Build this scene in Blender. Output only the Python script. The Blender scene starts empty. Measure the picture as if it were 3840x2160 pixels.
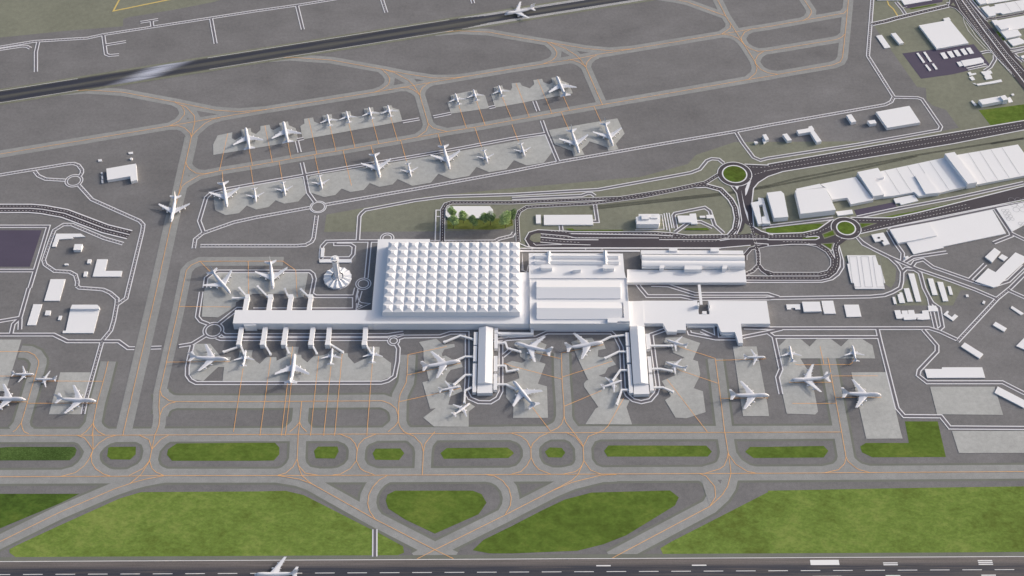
import bpy, bmesh, math, random
from mathutils import Vector, Matrix
random.seed(7)
R=math.radians
sc=bpy.context.scene
# ---------------- camera ----------------
cd=bpy.data.cameras.new('camera'); cam=bpy.data.objects.new('camera',cd); sc.collection.objects.link(cam)
cd.sensor_width=36; cd.lens=5350/3840*36; cd.clip_start=1; cd.clip_end=20000
cam.location=(0,-1696.19,1972); cam.rotation_euler=(R(90-49.3),0,0)
sc.camera=cam
# ---------------- light ----------------
SUN_EL,SUN_AZ=R(22),math.atan2(.345,.939)      # sun stands far right and slightly behind the scene
w=bpy.data.worlds.new("World"); sc.world=w; w.use_nodes=True
nt=w.node_tree; bg=nt.nodes['Background']; sky=nt.nodes.new('ShaderNodeTexSky'); sky.sky_type='NISHITA'
sky.sun_disc=False; sky.sun_elevation=SUN_EL; sky.sun_rotation=R(90)-SUN_AZ; sky.dust_density=5.5; sky.ozone_density=1.1
nt.links.new(sky.outputs[0],bg.inputs[0]); bg.inputs[1].default_value=.15
sd=bpy.data.lights.new('sun','SUN'); sd.energy=1.5; sd.angle=R(.4); sd.color=(1,.975,.95)
sun=bpy.data.objects.new('sun',sd); sc.collection.objects.link(sun)
sdir=Vector((math.cos(SUN_EL)*math.cos(SUN_AZ),math.cos(SUN_EL)*math.sin(SUN_AZ),math.sin(SUN_EL)))
sun.rotation_euler=sdir.to_track_quat('Z','Y').to_euler(); sun.location=(800,300,900)
sc.view_settings.view_transform='Standard'; sc.view_settings.look='None'; sc.view_settings.gamma=1
sc.view_settings.exposure=.40
# ---------------- materials ----------------
def lin(c): return tuple(((v/255)/12.92 if v<=10 else (((v/255)+.055)/1.055)**2.4) for v in c)+(1,)
def mat(name,col,rough=.9,n=()):
    """col: base colour (sRGB 0-255); n: list of (scale, amount, detail, stretch) brightness mottling in object space"""
    m=bpy.data.materials.new(name); m.use_nodes=True; T=m.node_tree; b=T.nodes['Principled BSDF']
    b.inputs['Roughness'].default_value=rough; b.inputs['Specular IOR Level'].default_value=.25
    c=lin(col); last=None
    if not n: b.inputs['Base Color'].default_value=c; return m
    tc=T.nodes.new('ShaderNodeTexCoord')
    val=T.nodes.new('ShaderNodeValue'); val.outputs[0].default_value=1; cur=val.outputs[0]
    for (s,a,d,st) in n:
        mp=T.nodes.new('ShaderNodeMapping'); mp.inputs['Scale'].default_value=(1/st,1,1); T.links.new(tc.outputs['Object'],mp.inputs[0])
        nz=T.nodes.new('ShaderNodeTexNoise'); nz.inputs['Scale'].default_value=s; nz.inputs['Detail'].default_value=d; nz.inputs['Roughness'].default_value=.62
        T.links.new(mp.outputs[0],nz.inputs['Vector'])
        mr=T.nodes.new('ShaderNodeMapRange'); mr.inputs[1].default_value=.25; mr.inputs[2].default_value=.75; mr.inputs[3].default_value=1-a; mr.inputs[4].default_value=1+a
        T.links.new(nz.outputs[0],mr.inputs[0])
        mu=T.nodes.new('ShaderNodeMath'); mu.operation='MULTIPLY'; T.links.new(cur,mu.inputs[0]); T.links.new(mr.outputs[0],mu.inputs[1]); cur=mu.outputs[0]
    vm=T.nodes.new('ShaderNodeVectorMath'); vm.operation='SCALE'; vm.inputs[0].default_value=c[:3]; T.links.new(cur,vm.inputs['Scale'])
    T.links.new(vm.outputs[0],b.inputs['Base Color']); return m
M={}
M['ground']=mat('weathered_tarmac',(116,115,116),.95,[(.0035,.14,4,1),(.018,.15,5,1.6),(.16,.12,3,1),(.7,.2,2,1)])
M['olive']=mat('dry_verge_soil',(122,124,110),.95,[(.008,.12,4,1),(.1,.12,3,1),(.7,.16,2,1)])
M['shoulder']=mat('taxiway_shoulder',(113,116,108),.95,[(.02,.10,4,1),(.7,.10,2,1)])
M['taxi']=mat('taxiway_concrete',(144,145,144),.9,[(.012,.10,4,1),(.09,.10,3,1),(.7,.14,2,1)])
M['apron']=mat('apron_concrete',(168,169,167),.85,[(.015,.12,5,1),(.12,.08,3,1),(.7,.1,2,1)])
M['asphalt']=mat('road_asphalt',(74,70,76),.9,[(.02,.07,3,1),(.7,.08,2,1)])
M['svc']=mat('service_road_asphalt',(104,102,108),.9,[(.02,.06,3,1),(.7,.08,2,1)])
M['lot']=mat('dark_lot_asphalt',(82,76,93),.9,[(.03,.08,4,3),(.7,.08,2,1)])
M['line']=mat('white_road_paint',(216,216,220),.8,[(.05,.04,3,1)])
M['dash']=mat('white_dash_paint',(228,228,228),.8)
M['orange']=mat('orange_line_paint',(242,182,116),.8)
M['yellow']=mat('yellow_line_paint',(205,182,112),.8)
M['rail']=mat('railway_track',(46,47,46),.8)
M['roof']=mat('white_roof_membrane',(224,224,226),.75,[(.01,.015,3,1),(.4,.012,2,1)])
M['wall']=mat('white_painted_wall',(224,225,229),.8,[(.03,.02,2,1)])
M['seam']=mat('roof_joint',(140,142,150),.9)
M['glass']=mat('dark_glass',(60,64,72),.25)
M['dark']=mat('dark_opening',(50,52,58),.6)
M['plane']=mat('aircraft_white_paint',(218,218,223),.35)
M['wing']=mat('aircraft_wing_grey_paint',(212,213,218),.4)
M['tyre']=mat('tyre_rubber',(38,38,40),.8)
M['metal']=mat('bare_metal',(150,152,156),.4)
M['bark']=mat('tree_bark',(84,74,60),.95)
def grass(name,c1,c2,rough=(1,1)):
    m=bpy.data.materials.new(name); m.use_nodes=True; T=m.node_tree; b=T.nodes['Principled BSDF']; b.inputs['Roughness'].default_value=1; b.inputs['Specular IOR Level'].default_value=.1
    tc=T.nodes.new('ShaderNodeTexCoord')
    def nz(s,d,rot=0,st=1,ro=.6):
        mp=T.nodes.new('ShaderNodeMapping'); mp.inputs['Rotation'].default_value=(0,0,rot); mp.inputs['Scale'].default_value=(1/st,1,1); T.links.new(tc.outputs['Object'],mp.inputs[0])
        x=T.nodes.new('ShaderNodeTexNoise'); x.inputs['Scale'].default_value=s; x.inputs['Detail'].default_value=d; x.inputs['Roughness'].default_value=ro; T.links.new(mp.outputs[0],x.inputs['Vector']); return x.outputs[0]
    r=T.nodes.new('ShaderNodeValToRGB'); e=r.color_ramp.elements
    e[0].position=.38; e[0].color=lin(c1); e[1].position=.62; e[1].color=lin(c2)
    e2=r.color_ramp.elements.new(.5); e2.color=lin([(c1[i]*.45+c2[i]*.55)*(.97 if i==0 else 1.03 if i==1 else .98) for i in range(3)])
    mx=T.nodes.new('ShaderNodeMix'); mx.data_type='FLOAT'; mx.inputs[0].default_value=.5
    T.links.new(nz(.008*rough[0],4,.4),mx.inputs[2]); T.links.new(nz(.07*rough[1],6,.6,1.6,.72),mx.inputs[3])
    T.links.new(mx.outputs[0],r.inputs[0])
    mr=T.nodes.new('ShaderNodeMapRange'); mr.inputs[1].default_value=.25; mr.inputs[2].default_value=.75; mr.inputs[3].default_value=.72; mr.inputs[4].default_value=1.28
    T.links.new(nz(.2,4,.5,1.5,.75),mr.inputs[0])
    vm=T.nodes.new('ShaderNodeVectorMath'); vm.operation='SCALE'; T.links.new(r.outputs[0],vm.inputs[0]); T.links.new(mr.outputs[0],vm.inputs['Scale']); T.links.new(vm.outputs[0],b.inputs['Base Color']); return m
M['grass']=grass('mown_grass',(76,91,38),(106,122,56))
M['grassL']=grass('dry_grass_field',(92,106,48),(126,141,74))
M['grassD']=grass('lush_grass',(60,78,34),(94,112,50))
M['grassG']=grass('shaded_garden_grass',(84,90,50),(116,120,66))
M['grassR']=grass('rough_tufted_grass',(50,68,30),(104,120,72),(1,8))
def leafmat(name,c):
    m=bpy.data.materials.new(name); m.use_nodes=True; T=m.node_tree; b=T.nodes['Principled BSDF']; b.inputs['Roughness'].default_value=.7
    g=T.nodes.new('ShaderNodeNewGeometry'); mr=T.nodes.new('ShaderNodeMapRange'); mr.inputs[3].default_value=.6; mr.inputs[4].default_value=1.7
    vm=T.nodes.new('ShaderNodeVectorMath'); vm.operation='SCALE'; vm.inputs[0].default_value=lin(c)[:3]
    T.links.new(g.outputs['Random Per Island'],mr.inputs[0]); T.links.new(mr.outputs[0],vm.inputs['Scale']); T.links.new(vm.outputs[0],b.inputs['Base Color'])
    b.inputs['Subsurface Weight'].default_value=0; return m
M['leafA']=leafmat('bright_leaves',(150,172,118)); M['leafB']=leafmat('dark_leaves',(106,130,86))
def runway_mat(name,half,bands,base,dirt,soft=5,glare_smear=None):
    """asphalt with rubber streaks that run along local X; bands = [(centre y, half width, strength)]"""
    m=bpy.data.materials.new(name); m.use_nodes=True; T=m.node_tree; N=T.nodes.new; L=T.links.new
    b=T.nodes['Principled BSDF']; b.inputs['Roughness'].default_value=.75
    tc=N('ShaderNodeTexCoord'); sp=N('ShaderNodeSeparateXYZ'); L(tc.outputs['Object'],sp.inputs[0])
    def noise(sx,sy,d):
        mp=N('ShaderNodeMapping'); mp.inputs['Scale'].default_value=(sx,sy,1); L(tc.outputs['Object'],mp.inputs[0])
        x=N('ShaderNodeTexNoise'); x.inputs['Scale'].default_value=1; x.inputs['Detail'].default_value=d; L(mp.outputs[0],x.inputs['Vector']); return x.outputs[0]
    streak=noise(.012,.55,4); big=noise(.0035,.05,2); grain=noise(.5,.5,2)
    tot=None
    for (c,h,s) in bands:
        a=N('ShaderNodeMath'); a.operation='SUBTRACT'; L(sp.outputs[1],a.inputs[0]); a.inputs[1].default_value=c
        ab=N('ShaderNodeMath'); ab.operation='ABSOLUTE'; L(a.outputs[0],ab.inputs[0])
        mr=N('ShaderNodeMapRange'); mr.interpolation_type='SMOOTHSTEP'; mr.inputs[1].default_value=h+soft; mr.inputs[2].default_value=max(0,h-soft); mr.inputs[3].default_value=0; mr.inputs[4].default_value=s; L(ab.outputs[0],mr.inputs[0])
        if tot is None: tot=mr.outputs[0]
        else:
            ad=N('ShaderNodeMath'); ad.operation='ADD'; L(tot,ad.inputs[0]); L(mr.outputs[0],ad.inputs[1]); tot=ad.outputs[0]
    m1=N('ShaderNodeMapRange'); m1.inputs[1].default_value=.3; m1.inputs[2].default_value=.62; m1.inputs[3].default_value=.35; m1.inputs[4].default_value=1.25; L(streak,m1.inputs[0])
    m2=N('ShaderNodeMapRange'); m2.inputs[1].default_value=.3; m2.inputs[2].default_value=.6; m2.inputs[3].default_value=.65; m2.inputs[4].default_value=1.15; L(big,m2.inputs[0])
    x=N('ShaderNodeMath'); x.operation='MULTIPLY'; L(tot,x.inputs[0]); L(m1.outputs[0],x.inputs[1])
    y=N('ShaderNodeMath'); y.operation='MULTIPLY'; y.use_clamp=True; L(x.outputs[0],y.inputs[0]); L(m2.outputs[0],y.inputs[1])
    st=N('ShaderNodeMapRange'); st.inputs[1].default_value=.3; st.inputs[2].default_value=.7; st.inputs[3].default_value=.78; st.inputs[4].default_value=1.18; L(streak,st.inputs[0])
    gr=N('ShaderNodeMapRange'); gr.inputs[1].default_value=.3; gr.inputs[2].default_value=.7; gr.inputs[3].default_value=.9; gr.inputs[4].default_value=1.1; L(grain,gr.inputs[0])
    k=N('ShaderNodeMath'); k.operation='MULTIPLY'; L(st.outputs[0],k.inputs[0]); L(gr.outputs[0],k.inputs[1])
    mx=N('ShaderNodeMix'); mx.data_type='RGBA'; mx.inputs[6].default_value=lin(base); mx.inputs[7].default_value=lin(dirt); L(y.outputs[0],mx.inputs[0])
    col=mx.outputs[2]
    if glare_smear:   # pale sheen painted into the colour over smeared threshold markings, aslant across the runway
        sk=N('ShaderNodeMath'); sk.operation='MULTIPLY_ADD'; L(sp.outputs[1],sk.inputs[0]); sk.inputs[1].default_value=-glare_smear[2]; L(sp.outputs[0],sk.inputs[2])
        df=N('ShaderNodeMath'); df.operation='SUBTRACT'; L(sk.outputs[0],df.inputs[0]); df.inputs[1].default_value=glare_smear[0]
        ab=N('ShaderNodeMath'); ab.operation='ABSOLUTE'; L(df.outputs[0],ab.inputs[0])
        f=N('ShaderNodeMapRange'); f.interpolation_type='SMOOTHSTEP'; f.inputs[1].default_value=glare_smear[1]; f.inputs[2].default_value=0; L(ab.outputs[0],f.inputs[0])
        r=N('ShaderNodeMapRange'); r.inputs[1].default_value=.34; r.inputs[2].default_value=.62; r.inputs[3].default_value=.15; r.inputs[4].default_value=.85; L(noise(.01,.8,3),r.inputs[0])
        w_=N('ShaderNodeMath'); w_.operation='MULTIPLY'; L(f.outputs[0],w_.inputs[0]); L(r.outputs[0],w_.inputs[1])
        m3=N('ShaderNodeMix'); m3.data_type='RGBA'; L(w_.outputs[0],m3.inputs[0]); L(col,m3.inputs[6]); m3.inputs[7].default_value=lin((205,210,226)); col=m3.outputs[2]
    vm=N('ShaderNodeVectorMath'); vm.operation='SCALE'; L(col,vm.inputs[0]); L(k.outputs[0],vm.inputs['Scale']); L(vm.outputs[0],b.inputs['Base Color'])
    return m
# ---------------- data ----------------
OLIVE='''0;-1419.6,1175.1 -1287.7,695.5 -1099.5,709.4 -965.3,731.4 -842,747.1 -846.1,772.5 -834.2,778.7 -742.7,803.4 -657.3,831.1 -606,859.2 -392.7,945.5 -411,1175.1
0;815,945.5 783,752.2 792.5,718.7 840.4,550.2 858.4,547.1 852.7,511.8 860.5,493.6 886.3,480.1 901.8,426.7 760.6,387.6 445,384.7 364.4,347.9 346.6,322.6 252.5,286.7 77.3,264.8 0,255.3 -168,232.4 -353.8,184.8 -354.6,139.5 -164.3,140.8 0,145.9 9.4,148.5 9.3,97.7 445.8,100.2 479.4,107.8 522.2,107.8 610.5,114.1 659,125.5 728,145.9 984.1,216.4 1279.6,294.9 1446.6,511.8 1609.8,1019.7
0;736.5,38.4 756.6,38.4 863.8,-7.4 817.3,-4.8 795.4,-41.4 695,-41.4 688.3,-28.5 709.5,-0
1;610.7,115.3 648.8,120.4 697.1,75.2 708.5,45.7 701.6,16.6 691.4,-0 611.8,72.8'''
GRASS='''0;953,478.6 1049.7,496.7 1140.7,514.9 1130.8,475.6 1038.9,450.3 967.4,433.5
0;870.8,808.6 932.7,824.2 934.2,820.7 874.3,804.1
0;412.4,293.5 415.7,307.3 424.2,314.8 438.2,317.6 451.5,313.7 458.3,304.6 458.9,292.2 453.7,279.8 443.3,272.4 433.4,270.8 422.1,273.5 414.1,281.2
0;616.6,148.5 621,158.8 628.4,164 636.9,164.5 644.7,160.1 647.4,149.8 644.5,140.8 638,135.2 630.2,133.1 622.2,135.7 617.3,140.8
0;480.4,148.5 541.7,157.5 583.7,161.4 593.5,157.5 581.5,145.9 558,138.7 501.4,135.7 479.3,139.5
0;699.3,176.4 774.6,194.8 875.7,223.9 936.7,240.5 995.1,263.4 993.2,255.3 935.6,235.1 870.3,216.4 774.1,192.1 724,177
0;719.7,152.1 809.3,178 986,224.4 985.1,220.4 808.5,173.8 727,151.1
0;-671.3,-350.7 -668.3,-348.7 -625.7,-348.3 -623.6,-363.6 -630.9,-374 -662.9,-373.6 -670.1,-367.5
0;-571.7,-353.7 -558.6,-341.8 -426.9,-340.4 -395.4,-340.4 -387,-349.7 -385.5,-363.6 -393.2,-375.8 -422.7,-376.4 -561.5,-376.4 -571.6,-364.6
0;-329,-356.7 -322.6,-348.1 -290.4,-348.1 -287.7,-357.7 -292.9,-371.9 -324.7,-371.5
0;-231.3,-361.6 -226.5,-352.3 -185.2,-351.7 -178.6,-361.6 -186.5,-375 -225.9,-374.4
0;-118.8,-361.2 -108.4,-351.1 -7.6,-350.1 0,-356.7 3.3,-361.6 -5.9,-370.9 -112.7,-372.5
0;54.4,-358.7 62.8,-349.7 82.6,-350.7 88.5,-360.2 82.2,-370.1 60,-369.5
0;152.6,-356.7 160.5,-345.8 323.5,-346.2 331.8,-358.1 324,-368.1 157.9,-368.1
0;386.7,-358.7 396,-348.7 425.9,-348.7 518.8,-346.7 525.3,-356.7 515.5,-369.9 399.4,-370.9
0;662.9,-296.9 718.4,-296.9 717.9,-368.9 596.1,-369.5 580.4,-359.7 579.5,-347.7 590.1,-340.8 661.7,-340.8
0;-202,-441.8 -189.9,-434.3 -63.9,-434.3 -49.3,-440.9 -41.1,-457.3 -53.6,-478.9 -122.5,-514.6 -171.1,-488.5 -199.3,-468.1 -204.1,-453.1
0;-62,-544.6 -45,-525.8 0,-500.4 47.9,-471.8 85.2,-451.3 129,-438 256.8,-433.9 270,-447.1 262.7,-462.5 181.3,-517.7 144.4,-533.9 103.2,-545.5 0,-550.3 -35.3,-550.3
0;1043.7,730.4 1050.9,728.7 1053.2,715.3 1048,711.2
0;1050.3,709.5 1055.3,710.4 1057.2,702.1 1052.7,698.8
0;1018.1,837.3 1023.9,839 1024.1,834.6 1020.1,831.1'''
TFILL='''0;-693.2,503.6 -607.2,478.6 -557.8,473.5 -607.6,451.8 -643.6,402 -683,431.1 -668.3,466.6
0;-273.6,605.9 -165.1,577.6 -119.5,576.6 -170.8,562.6 -190.1,530.1 -202.9,542.4 -282.8,536.3 -255.6,564.1
0;-169.7,438.5 -131.2,414.5 -189.5,398.5
0;75.5,693.8 156.7,672.5 207.2,665.4 179.1,649.8 155.3,617.7 142.9,636.9 84,633 92.8,656.3
0;-642.8,322.6 -603.6,294.9 -642.9,245.9
0;-727.4,-325.9 -663.4,-325.7 -695.8,-354.7
0;-696.7,-366.6 -657.7,-406.5 -738.9,-407.5
0;-624.4,-325.1 -574.5,-325.1 -598.1,-353.7
0;-598.4,-376.4 -570,-405.6 -618.1,-419 -627,-405.6
0;-383.5,-405.2 -355,-372.5 -318.4,-405 -327.5,-420.9
0;-289.1,-322.7 -227.5,-323.1 -257.2,-354.7
0;-257,-376.4 -225.7,-404 -294,-404.8
0;-181,-320.7 -129.3,-320.7 -146.9,-358.7
0;0,-321.7 63.3,-319.6 31.4,-351.7
0;31.7,-370.5 63.5,-403 0,-402.7
0;90,-319.6 146.7,-319.6 118.2,-348.7
0;118.5,-376.4 146.6,-403.2 83.1,-403.2
1;108.3,-403.6 162.9,-403.6 67.8,-433.3
0;358.5,-360.6 399.3,-400.7 316.1,-401.3
1;307.1,-401.7 359,-401.3 318.6,-464.4
0;552.6,-369.5 587.1,-399.8 513.7,-400'''
APRON='''0;-591,403.4 -562.6,412.7 -561.6,395.3 -553.7,389.9 -542,402.6 -545.6,420.6 -527.7,425.3 -524.3,413 -514.5,407.8 -506.8,419.4 -508.2,431.1 -490.5,435 -486.9,423.8 -480.8,419.4 -468.2,429.7 -471.6,440 -454,445 -451.2,433.5 -436.7,425.3 -427,387.6 -591.7,347.4 -596.6,376.4
0;-427.8,431.1 -419.9,438.5 -422.4,452.4 -404.1,456.8 -401.3,444.4 -389.3,437.6 -381.6,441.4 -385.8,462.2 -367.5,466.6 -364.9,454.7 -352.1,450.9 -344,457.7 -347.6,471.1 -330.2,476.2 -326.8,463.7 -316.4,459.2 -306.4,460.7 -299.7,466.6 -302.9,483.1 -284.3,487.6 -282.1,476.2 -270.7,472 -260.9,477.1 -264.6,489.1 -247.2,493.6 -244.7,486.1 -230.6,480.1 -221.8,445.3 -419.1,391.9
0;-132.8,501.2 -124.9,510.3 -126.7,524 -94.7,534.7 -73.7,540.9 -70.6,530.1 -55.6,524 -46.9,484.6 -124.3,468.1
0;-43.3,527.1 -36.2,533.2 -38.3,549.2 -20.2,554.8 -18.1,544 -3.3,539.4 0,547.1 -1,561 17,563.5 20,554.2 36.7,545.5 45.9,557.9 44.5,571.3 62.8,575.1 65.2,564.8 77.4,557.9 83.8,564.1 81.9,578.2 100.3,582.3 102.9,569.7 117.8,561 125.6,530.1 0,495.1 -34.8,486.1
0;-575.1,228.4 -569.7,203.2 -566.8,195.3 -546.1,182.7 -521.2,188.2 -508.8,208 -489.9,197.9 -466.3,204.5 -454.9,222.3 -437.3,213.2 -411.1,219.1 -398.4,240.5 -408.5,281.7 -411.6,283.4 -497.7,264.3 -549.7,254 -569.8,245.9 -576.4,237.8
0;-397.8,280.6 -393.6,288 -389.8,289.4 -288.4,312.9 -238.3,325.4 -133.3,350.8 0,385 66.9,405.5 81,357.8 62.7,325.4 28.8,317.9 3.9,332.4 -10.9,307.3 -45,299 -69.6,313.7 -83.4,288.9 -117.9,279.8 -144.2,294.4 -157.9,270.2 -193.3,261.5 -223.2,279.8 -232.1,265.3 -257.4,258.6 -276.8,268.9 -287.5,250.4 -312.7,244.5 -330.3,254 -341.4,236.5 -362.5,231.1 -390.4,243.2
0;74.1,419.4 213.9,454.1 226.3,409.2 207.3,379.2 212.1,363.5 191.6,358.7 189.1,369.2 155,386.4 149.7,376.4 138.4,363.5 143.8,348.5 122.4,342.8 119.1,358.7 85.3,377.8
0;-958,-120.5 -867.2,-120.5 -867.8,-169.3 -868.5,-234 -929.9,-234
0;-783.6,-193.3 -731,-193.3 -731.8,-282.7 -784.8,-282.7
0;-559.9,36.4 -374.9,38.9 -377.7,-21.4 -394.5,-24.9 -403.7,-14.3 -434.4,-14.3 -461.5,-14.3 -471.6,-14.3 -498.8,-34.8 -498.5,-43.7 -526.4,-69.7 -556,-68.1 -560,-14.3
0;-560.9,-130.2 -532.3,-130.2 -509.1,-159.5 -492,-159.9 -492.8,-171.5 -501,-181.8 -511.4,-181.8 -533,-212 -549.9,-208.4 -559.5,-195.5 -564.6,-160.6
1;-501,-181.8 -493.1,-169.3 -478.6,-160.6 -477.9,-145.1 -455.6,-144.6 -456.2,-158.4 -446.9,-169.3 -439.7,-174.8 -429.8,-159.9 -412.4,-159.9 -411,-167.8 -400.9,-161.7 -396.1,-157.3 -395.6,-137.3 -375.1,-136.9 -376.4,-154.4 -369.4,-155 -367.9,-161.7 -357,-171.5 -347,-157.3 -332.7,-156.2 -324.3,-152.8 -315.7,-140.6 -303.5,-150.6 -288.3,-151.1 -287.3,-158.4 -274.8,-174.2 -253.2,-160.6 -254.8,-136.6 -232.9,-136.9 -232.7,-153.9 -210.8,-173.1 -209.6,-203 -229.2,-212 -499.6,-212
0;-164.2,-126.1 -133.8,-118.7 -120.2,-132.8 -101.8,-130.2 -100.8,-137.3 -119,-142.9 -123,-152.8 -122,-158.4 -116.8,-156.2 -102.6,-166.1 -88.6,-170.4 -85.8,-181.8 -106.4,-187.9 -112.1,-197.6 -115.2,-208.4 -111.6,-214.8 -90.1,-218 -84.6,-234 -104.8,-244.5 -108.5,-262.3 -101.7,-263.4 -78.9,-262.3 -70.5,-260.3 -62.7,-266.5 -73.5,-276.9 -72.9,-308.1 -131.4,-307.7 -150.1,-289.3 -129.4,-269.6 -139.1,-271.3 -154.5,-214.8 -143.4,-211.6 -147.6,-193.3 -154.9,-160.6 -155.7,-140.6
0;3.5,-132.8 7,-125 26.4,-119.4 43.9,-122.8 52.6,-127.3 61,-132.2 47.7,-170.4 58.4,-174.8 44.5,-218 60.2,-223.8 60.8,-289.7 1.7,-289.9 2.5,-265.5 -10.2,-246.6 -10.3,-217 12.9,-206.2 10.3,-193.3 -3.5,-182.4 -10.4,-173.7 0,-168.3 17.3,-172.6 24.3,-167.2 13.9,-158.4 13.1,-144
0;104.4,-126.1 123.1,-118.3 141.6,-116.5 147.3,-127.3 162.2,-129.5 164.8,-141.1 151.6,-144.4 150,-158.4 154.8,-160.6 172.2,-159.5 181,-176.3 166.8,-183.1 161.1,-195.5 149.7,-200.9 163.3,-205.2 180.5,-205.2 190.3,-214.8 188.8,-227.6 178.4,-248.7 201.1,-252.9 194.7,-267.6 202.2,-303.6 123.6,-303 141.9,-270.7 147.1,-267.6 124,-224.4 123.7,-218 127.8,-211.6 131.3,-209.5 114.7,-161.7
0;271.8,-116 283.2,-116 302.7,-114.9 332,-128.4 316.1,-165.4 324.4,-169.3 326.2,-195.5 324.8,-201.9 312.3,-227.6 327.5,-234 328.4,-277.9 294.8,-290.7 276.4,-289.3 261.3,-252.9 272.1,-244.5 258.2,-212.2 268,-207.3 282.3,-199.8 276.2,-189 264.7,-180.3 269,-168.3 284.5,-169.3 295.3,-165 301.7,-160.6 283.3,-150.6 280,-136.2 268.4,-127.3
0;388.9,-136.2 430.5,-136.2 435.4,-267.6 434.9,-286.2 391,-286.2
0;484.4,-119.8 510.7,-119.8 524,-136.2 538.8,-119.8 564.7,-119.8 579.4,-136.2 595.1,-119.8 619.7,-119.8 635,-133.5 635.1,-162.8 504.2,-162.8 513.7,-189 518.9,-238.2 519.2,-276.9 513.6,-283.1 465.4,-281 461.8,-204.1 470.8,-186.8 470.2,-135.1
0;719.2,-224.4 830.4,-224.4 831.6,-283.7 719.9,-282.5
0;588.6,-193.3 650.2,-192.9 652,-318.6 652.9,-332.1 591.9,-332.7
0;738.2,-316.8 913.4,-316.8 918.9,-361 740.9,-361.2'''
ASPHALT='''0;458.1,321.3 504,318.5 504.3,321.3 745.2,379.2 1038.2,447.3 1172.1,478.6 1164.3,448.8 1031.6,419.4 880.2,379.2 531.1,300.4 500.3,286.7 479.8,270.2 468.3,254 461.6,219.1 458.9,177 457.5,152.3 470.5,140.8 482.6,135.7 482.5,134.4 480.4,116.6 454.7,114.1 451.6,153.6 441.1,161.4 433.3,140.8 417,128 421.5,135.7 431.7,161.4 436.1,203.2 434.2,240.5 424.8,262.1 444.7,267.5 457.7,281.2
1;24.3,120.4 31.9,138.2 48.8,144.6 97.6,141.3 112.5,139.5 271.9,139.5 299.9,136.9 329.3,130.6 411.8,131.8 430.8,134.4 482,130.6 479.4,107.8 446.2,104 389.9,98.2 44.6,98.9 27.9,102.7
0;54.3,134.4 110.2,124.2 162.3,118.6 148.8,107.2 128.4,109 53.1,112.8
2;482.2,131.8 548.3,136.2 577.5,144.6 607.4,169.2 613.8,135.7 630.2,120.4 613,105.2 588.5,90.2 568.7,107.8 478.8,102.7
0;644.3,175.7 685.8,174.9 723.6,174.9 773.4,188.2 994.5,260.7 1126.8,306 1115.3,262.1 986,224.4 729.8,156.2 656.7,134.4 649.5,148.5
0;967.7,848.7 963.5,827.7 957.8,815.5 972.4,806.8 979.4,793.1 990,760.7 1002.3,722 1018.6,669.3 1028,635.3 1045.8,589.2 1079.1,481.6 1097.5,557.9 1075.8,608.2 1060.2,666 1029.3,767.4 1008.7,834.6 1005.1,848.7'''
LAWN_DARK='''0;-975.5,-440.3 -830.4,-440.3 -701.5,-440.3 -729.9,-458.8 -815.3,-504.9 -938.6,-574.6'''
LAWN_LIGHT='''0;-791.6,-542.8 -780.1,-534.8 -721.5,-499.5 -635.4,-449.4 -602.1,-437.1 -415.8,-435.8 -367.5,-434.6 -337.6,-442.8 -222.3,-507.7 -219.3,-555.3 -778.1,-557.4 -790.2,-549
0;-213.4,-512.2 -171.8,-537.5 -169.7,-549 -180.4,-554 -211.2,-555.3
0;233.7,-541 251.4,-529.4 415.6,-437.1 415.9,-434.3 659.1,-428.9 833.8,-426.1 983.7,-424.7 950.4,-545.5 805.3,-547.6 402.3,-550.8 237.3,-552.1'''
LAWN_ROUGH='''0;-950.7,-350.3 -851.5,-350.3 -835.3,-348.7 -727.9,-348.7 -723,-354.7 -723.7,-365.6 -730.7,-375.4 -944,-376'''
ISLAND='''0;-643.5,477.1 -598.4,466 -633.6,457.7
0;-660.3,450.9 -658.3,457.7 -655.8,450.9
0;-244,578.2 -245.8,554.8 -223.4,561.6
0;-204.4,575.7 -198.8,566.3 -183.5,571
0;105.7,664.4 103.5,643.3 122.2,649.1
0;138.5,665.4 145.5,654.6 164.3,659.5
0;-632.8,290.8 -629.5,289.4 -632.5,286.7
0;335.8,-413.6 342.7,-413.6 340,-421.3'''
KERB_ISLAND='''0;465.8,275.2 457.1,266.2 451.7,251.3 450.2,233.8 453.6,239.1 459.9,256.7
0;443.9,251.3 444.2,208.5 445.8,187.4 449.1,165.3 450,187.4 446.5,203.2 445,224.4
0;432.4,260.7 441.1,260.7 436.1,249.9'''
OLIVE_ISLET='''0;442.1,161.4 449.7,153.6 453.4,135.7 427.7,131.8 435.5,143.4
0;457.3,136.9 466.1,131.8 459.4,130.6
0;32.7,120.4 35.5,129.3 43.1,134.4 54.3,135.7 53.1,112.8 40.1,112.8
0;658.2,162.2 693.1,161.9 684.8,157.5 659.8,148
0;583.5,133.6 607.7,145.4 611.3,131.8 586.3,120.4
0;578.2,109 603.7,111.5 596.1,91.4
0;964.1,819.8 971.4,828.5 974.2,815.5'''
LOT='''0;828.5,656.9 986.8,687.3 1007.7,617.7 920.4,589.2 853.4,575.7
0;-1042.2,143.9 -888.3,143.9 -890.5,51.8 -1019,51.8
0;654.2,196.6 733.9,217.8 740.7,196.6 658,178.3'''
LOT2='''0;857.1,817.2 938.2,841.6 951.4,841.6 948.2,831.1 866.4,808.6'''
GARDEN_GRASS='''0;-123.1,174.4 -33.3,174.4 0,175.7 1.9,156.2 -14.3,148.5 -42.4,145.4 -122.3,147.2'''
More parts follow.
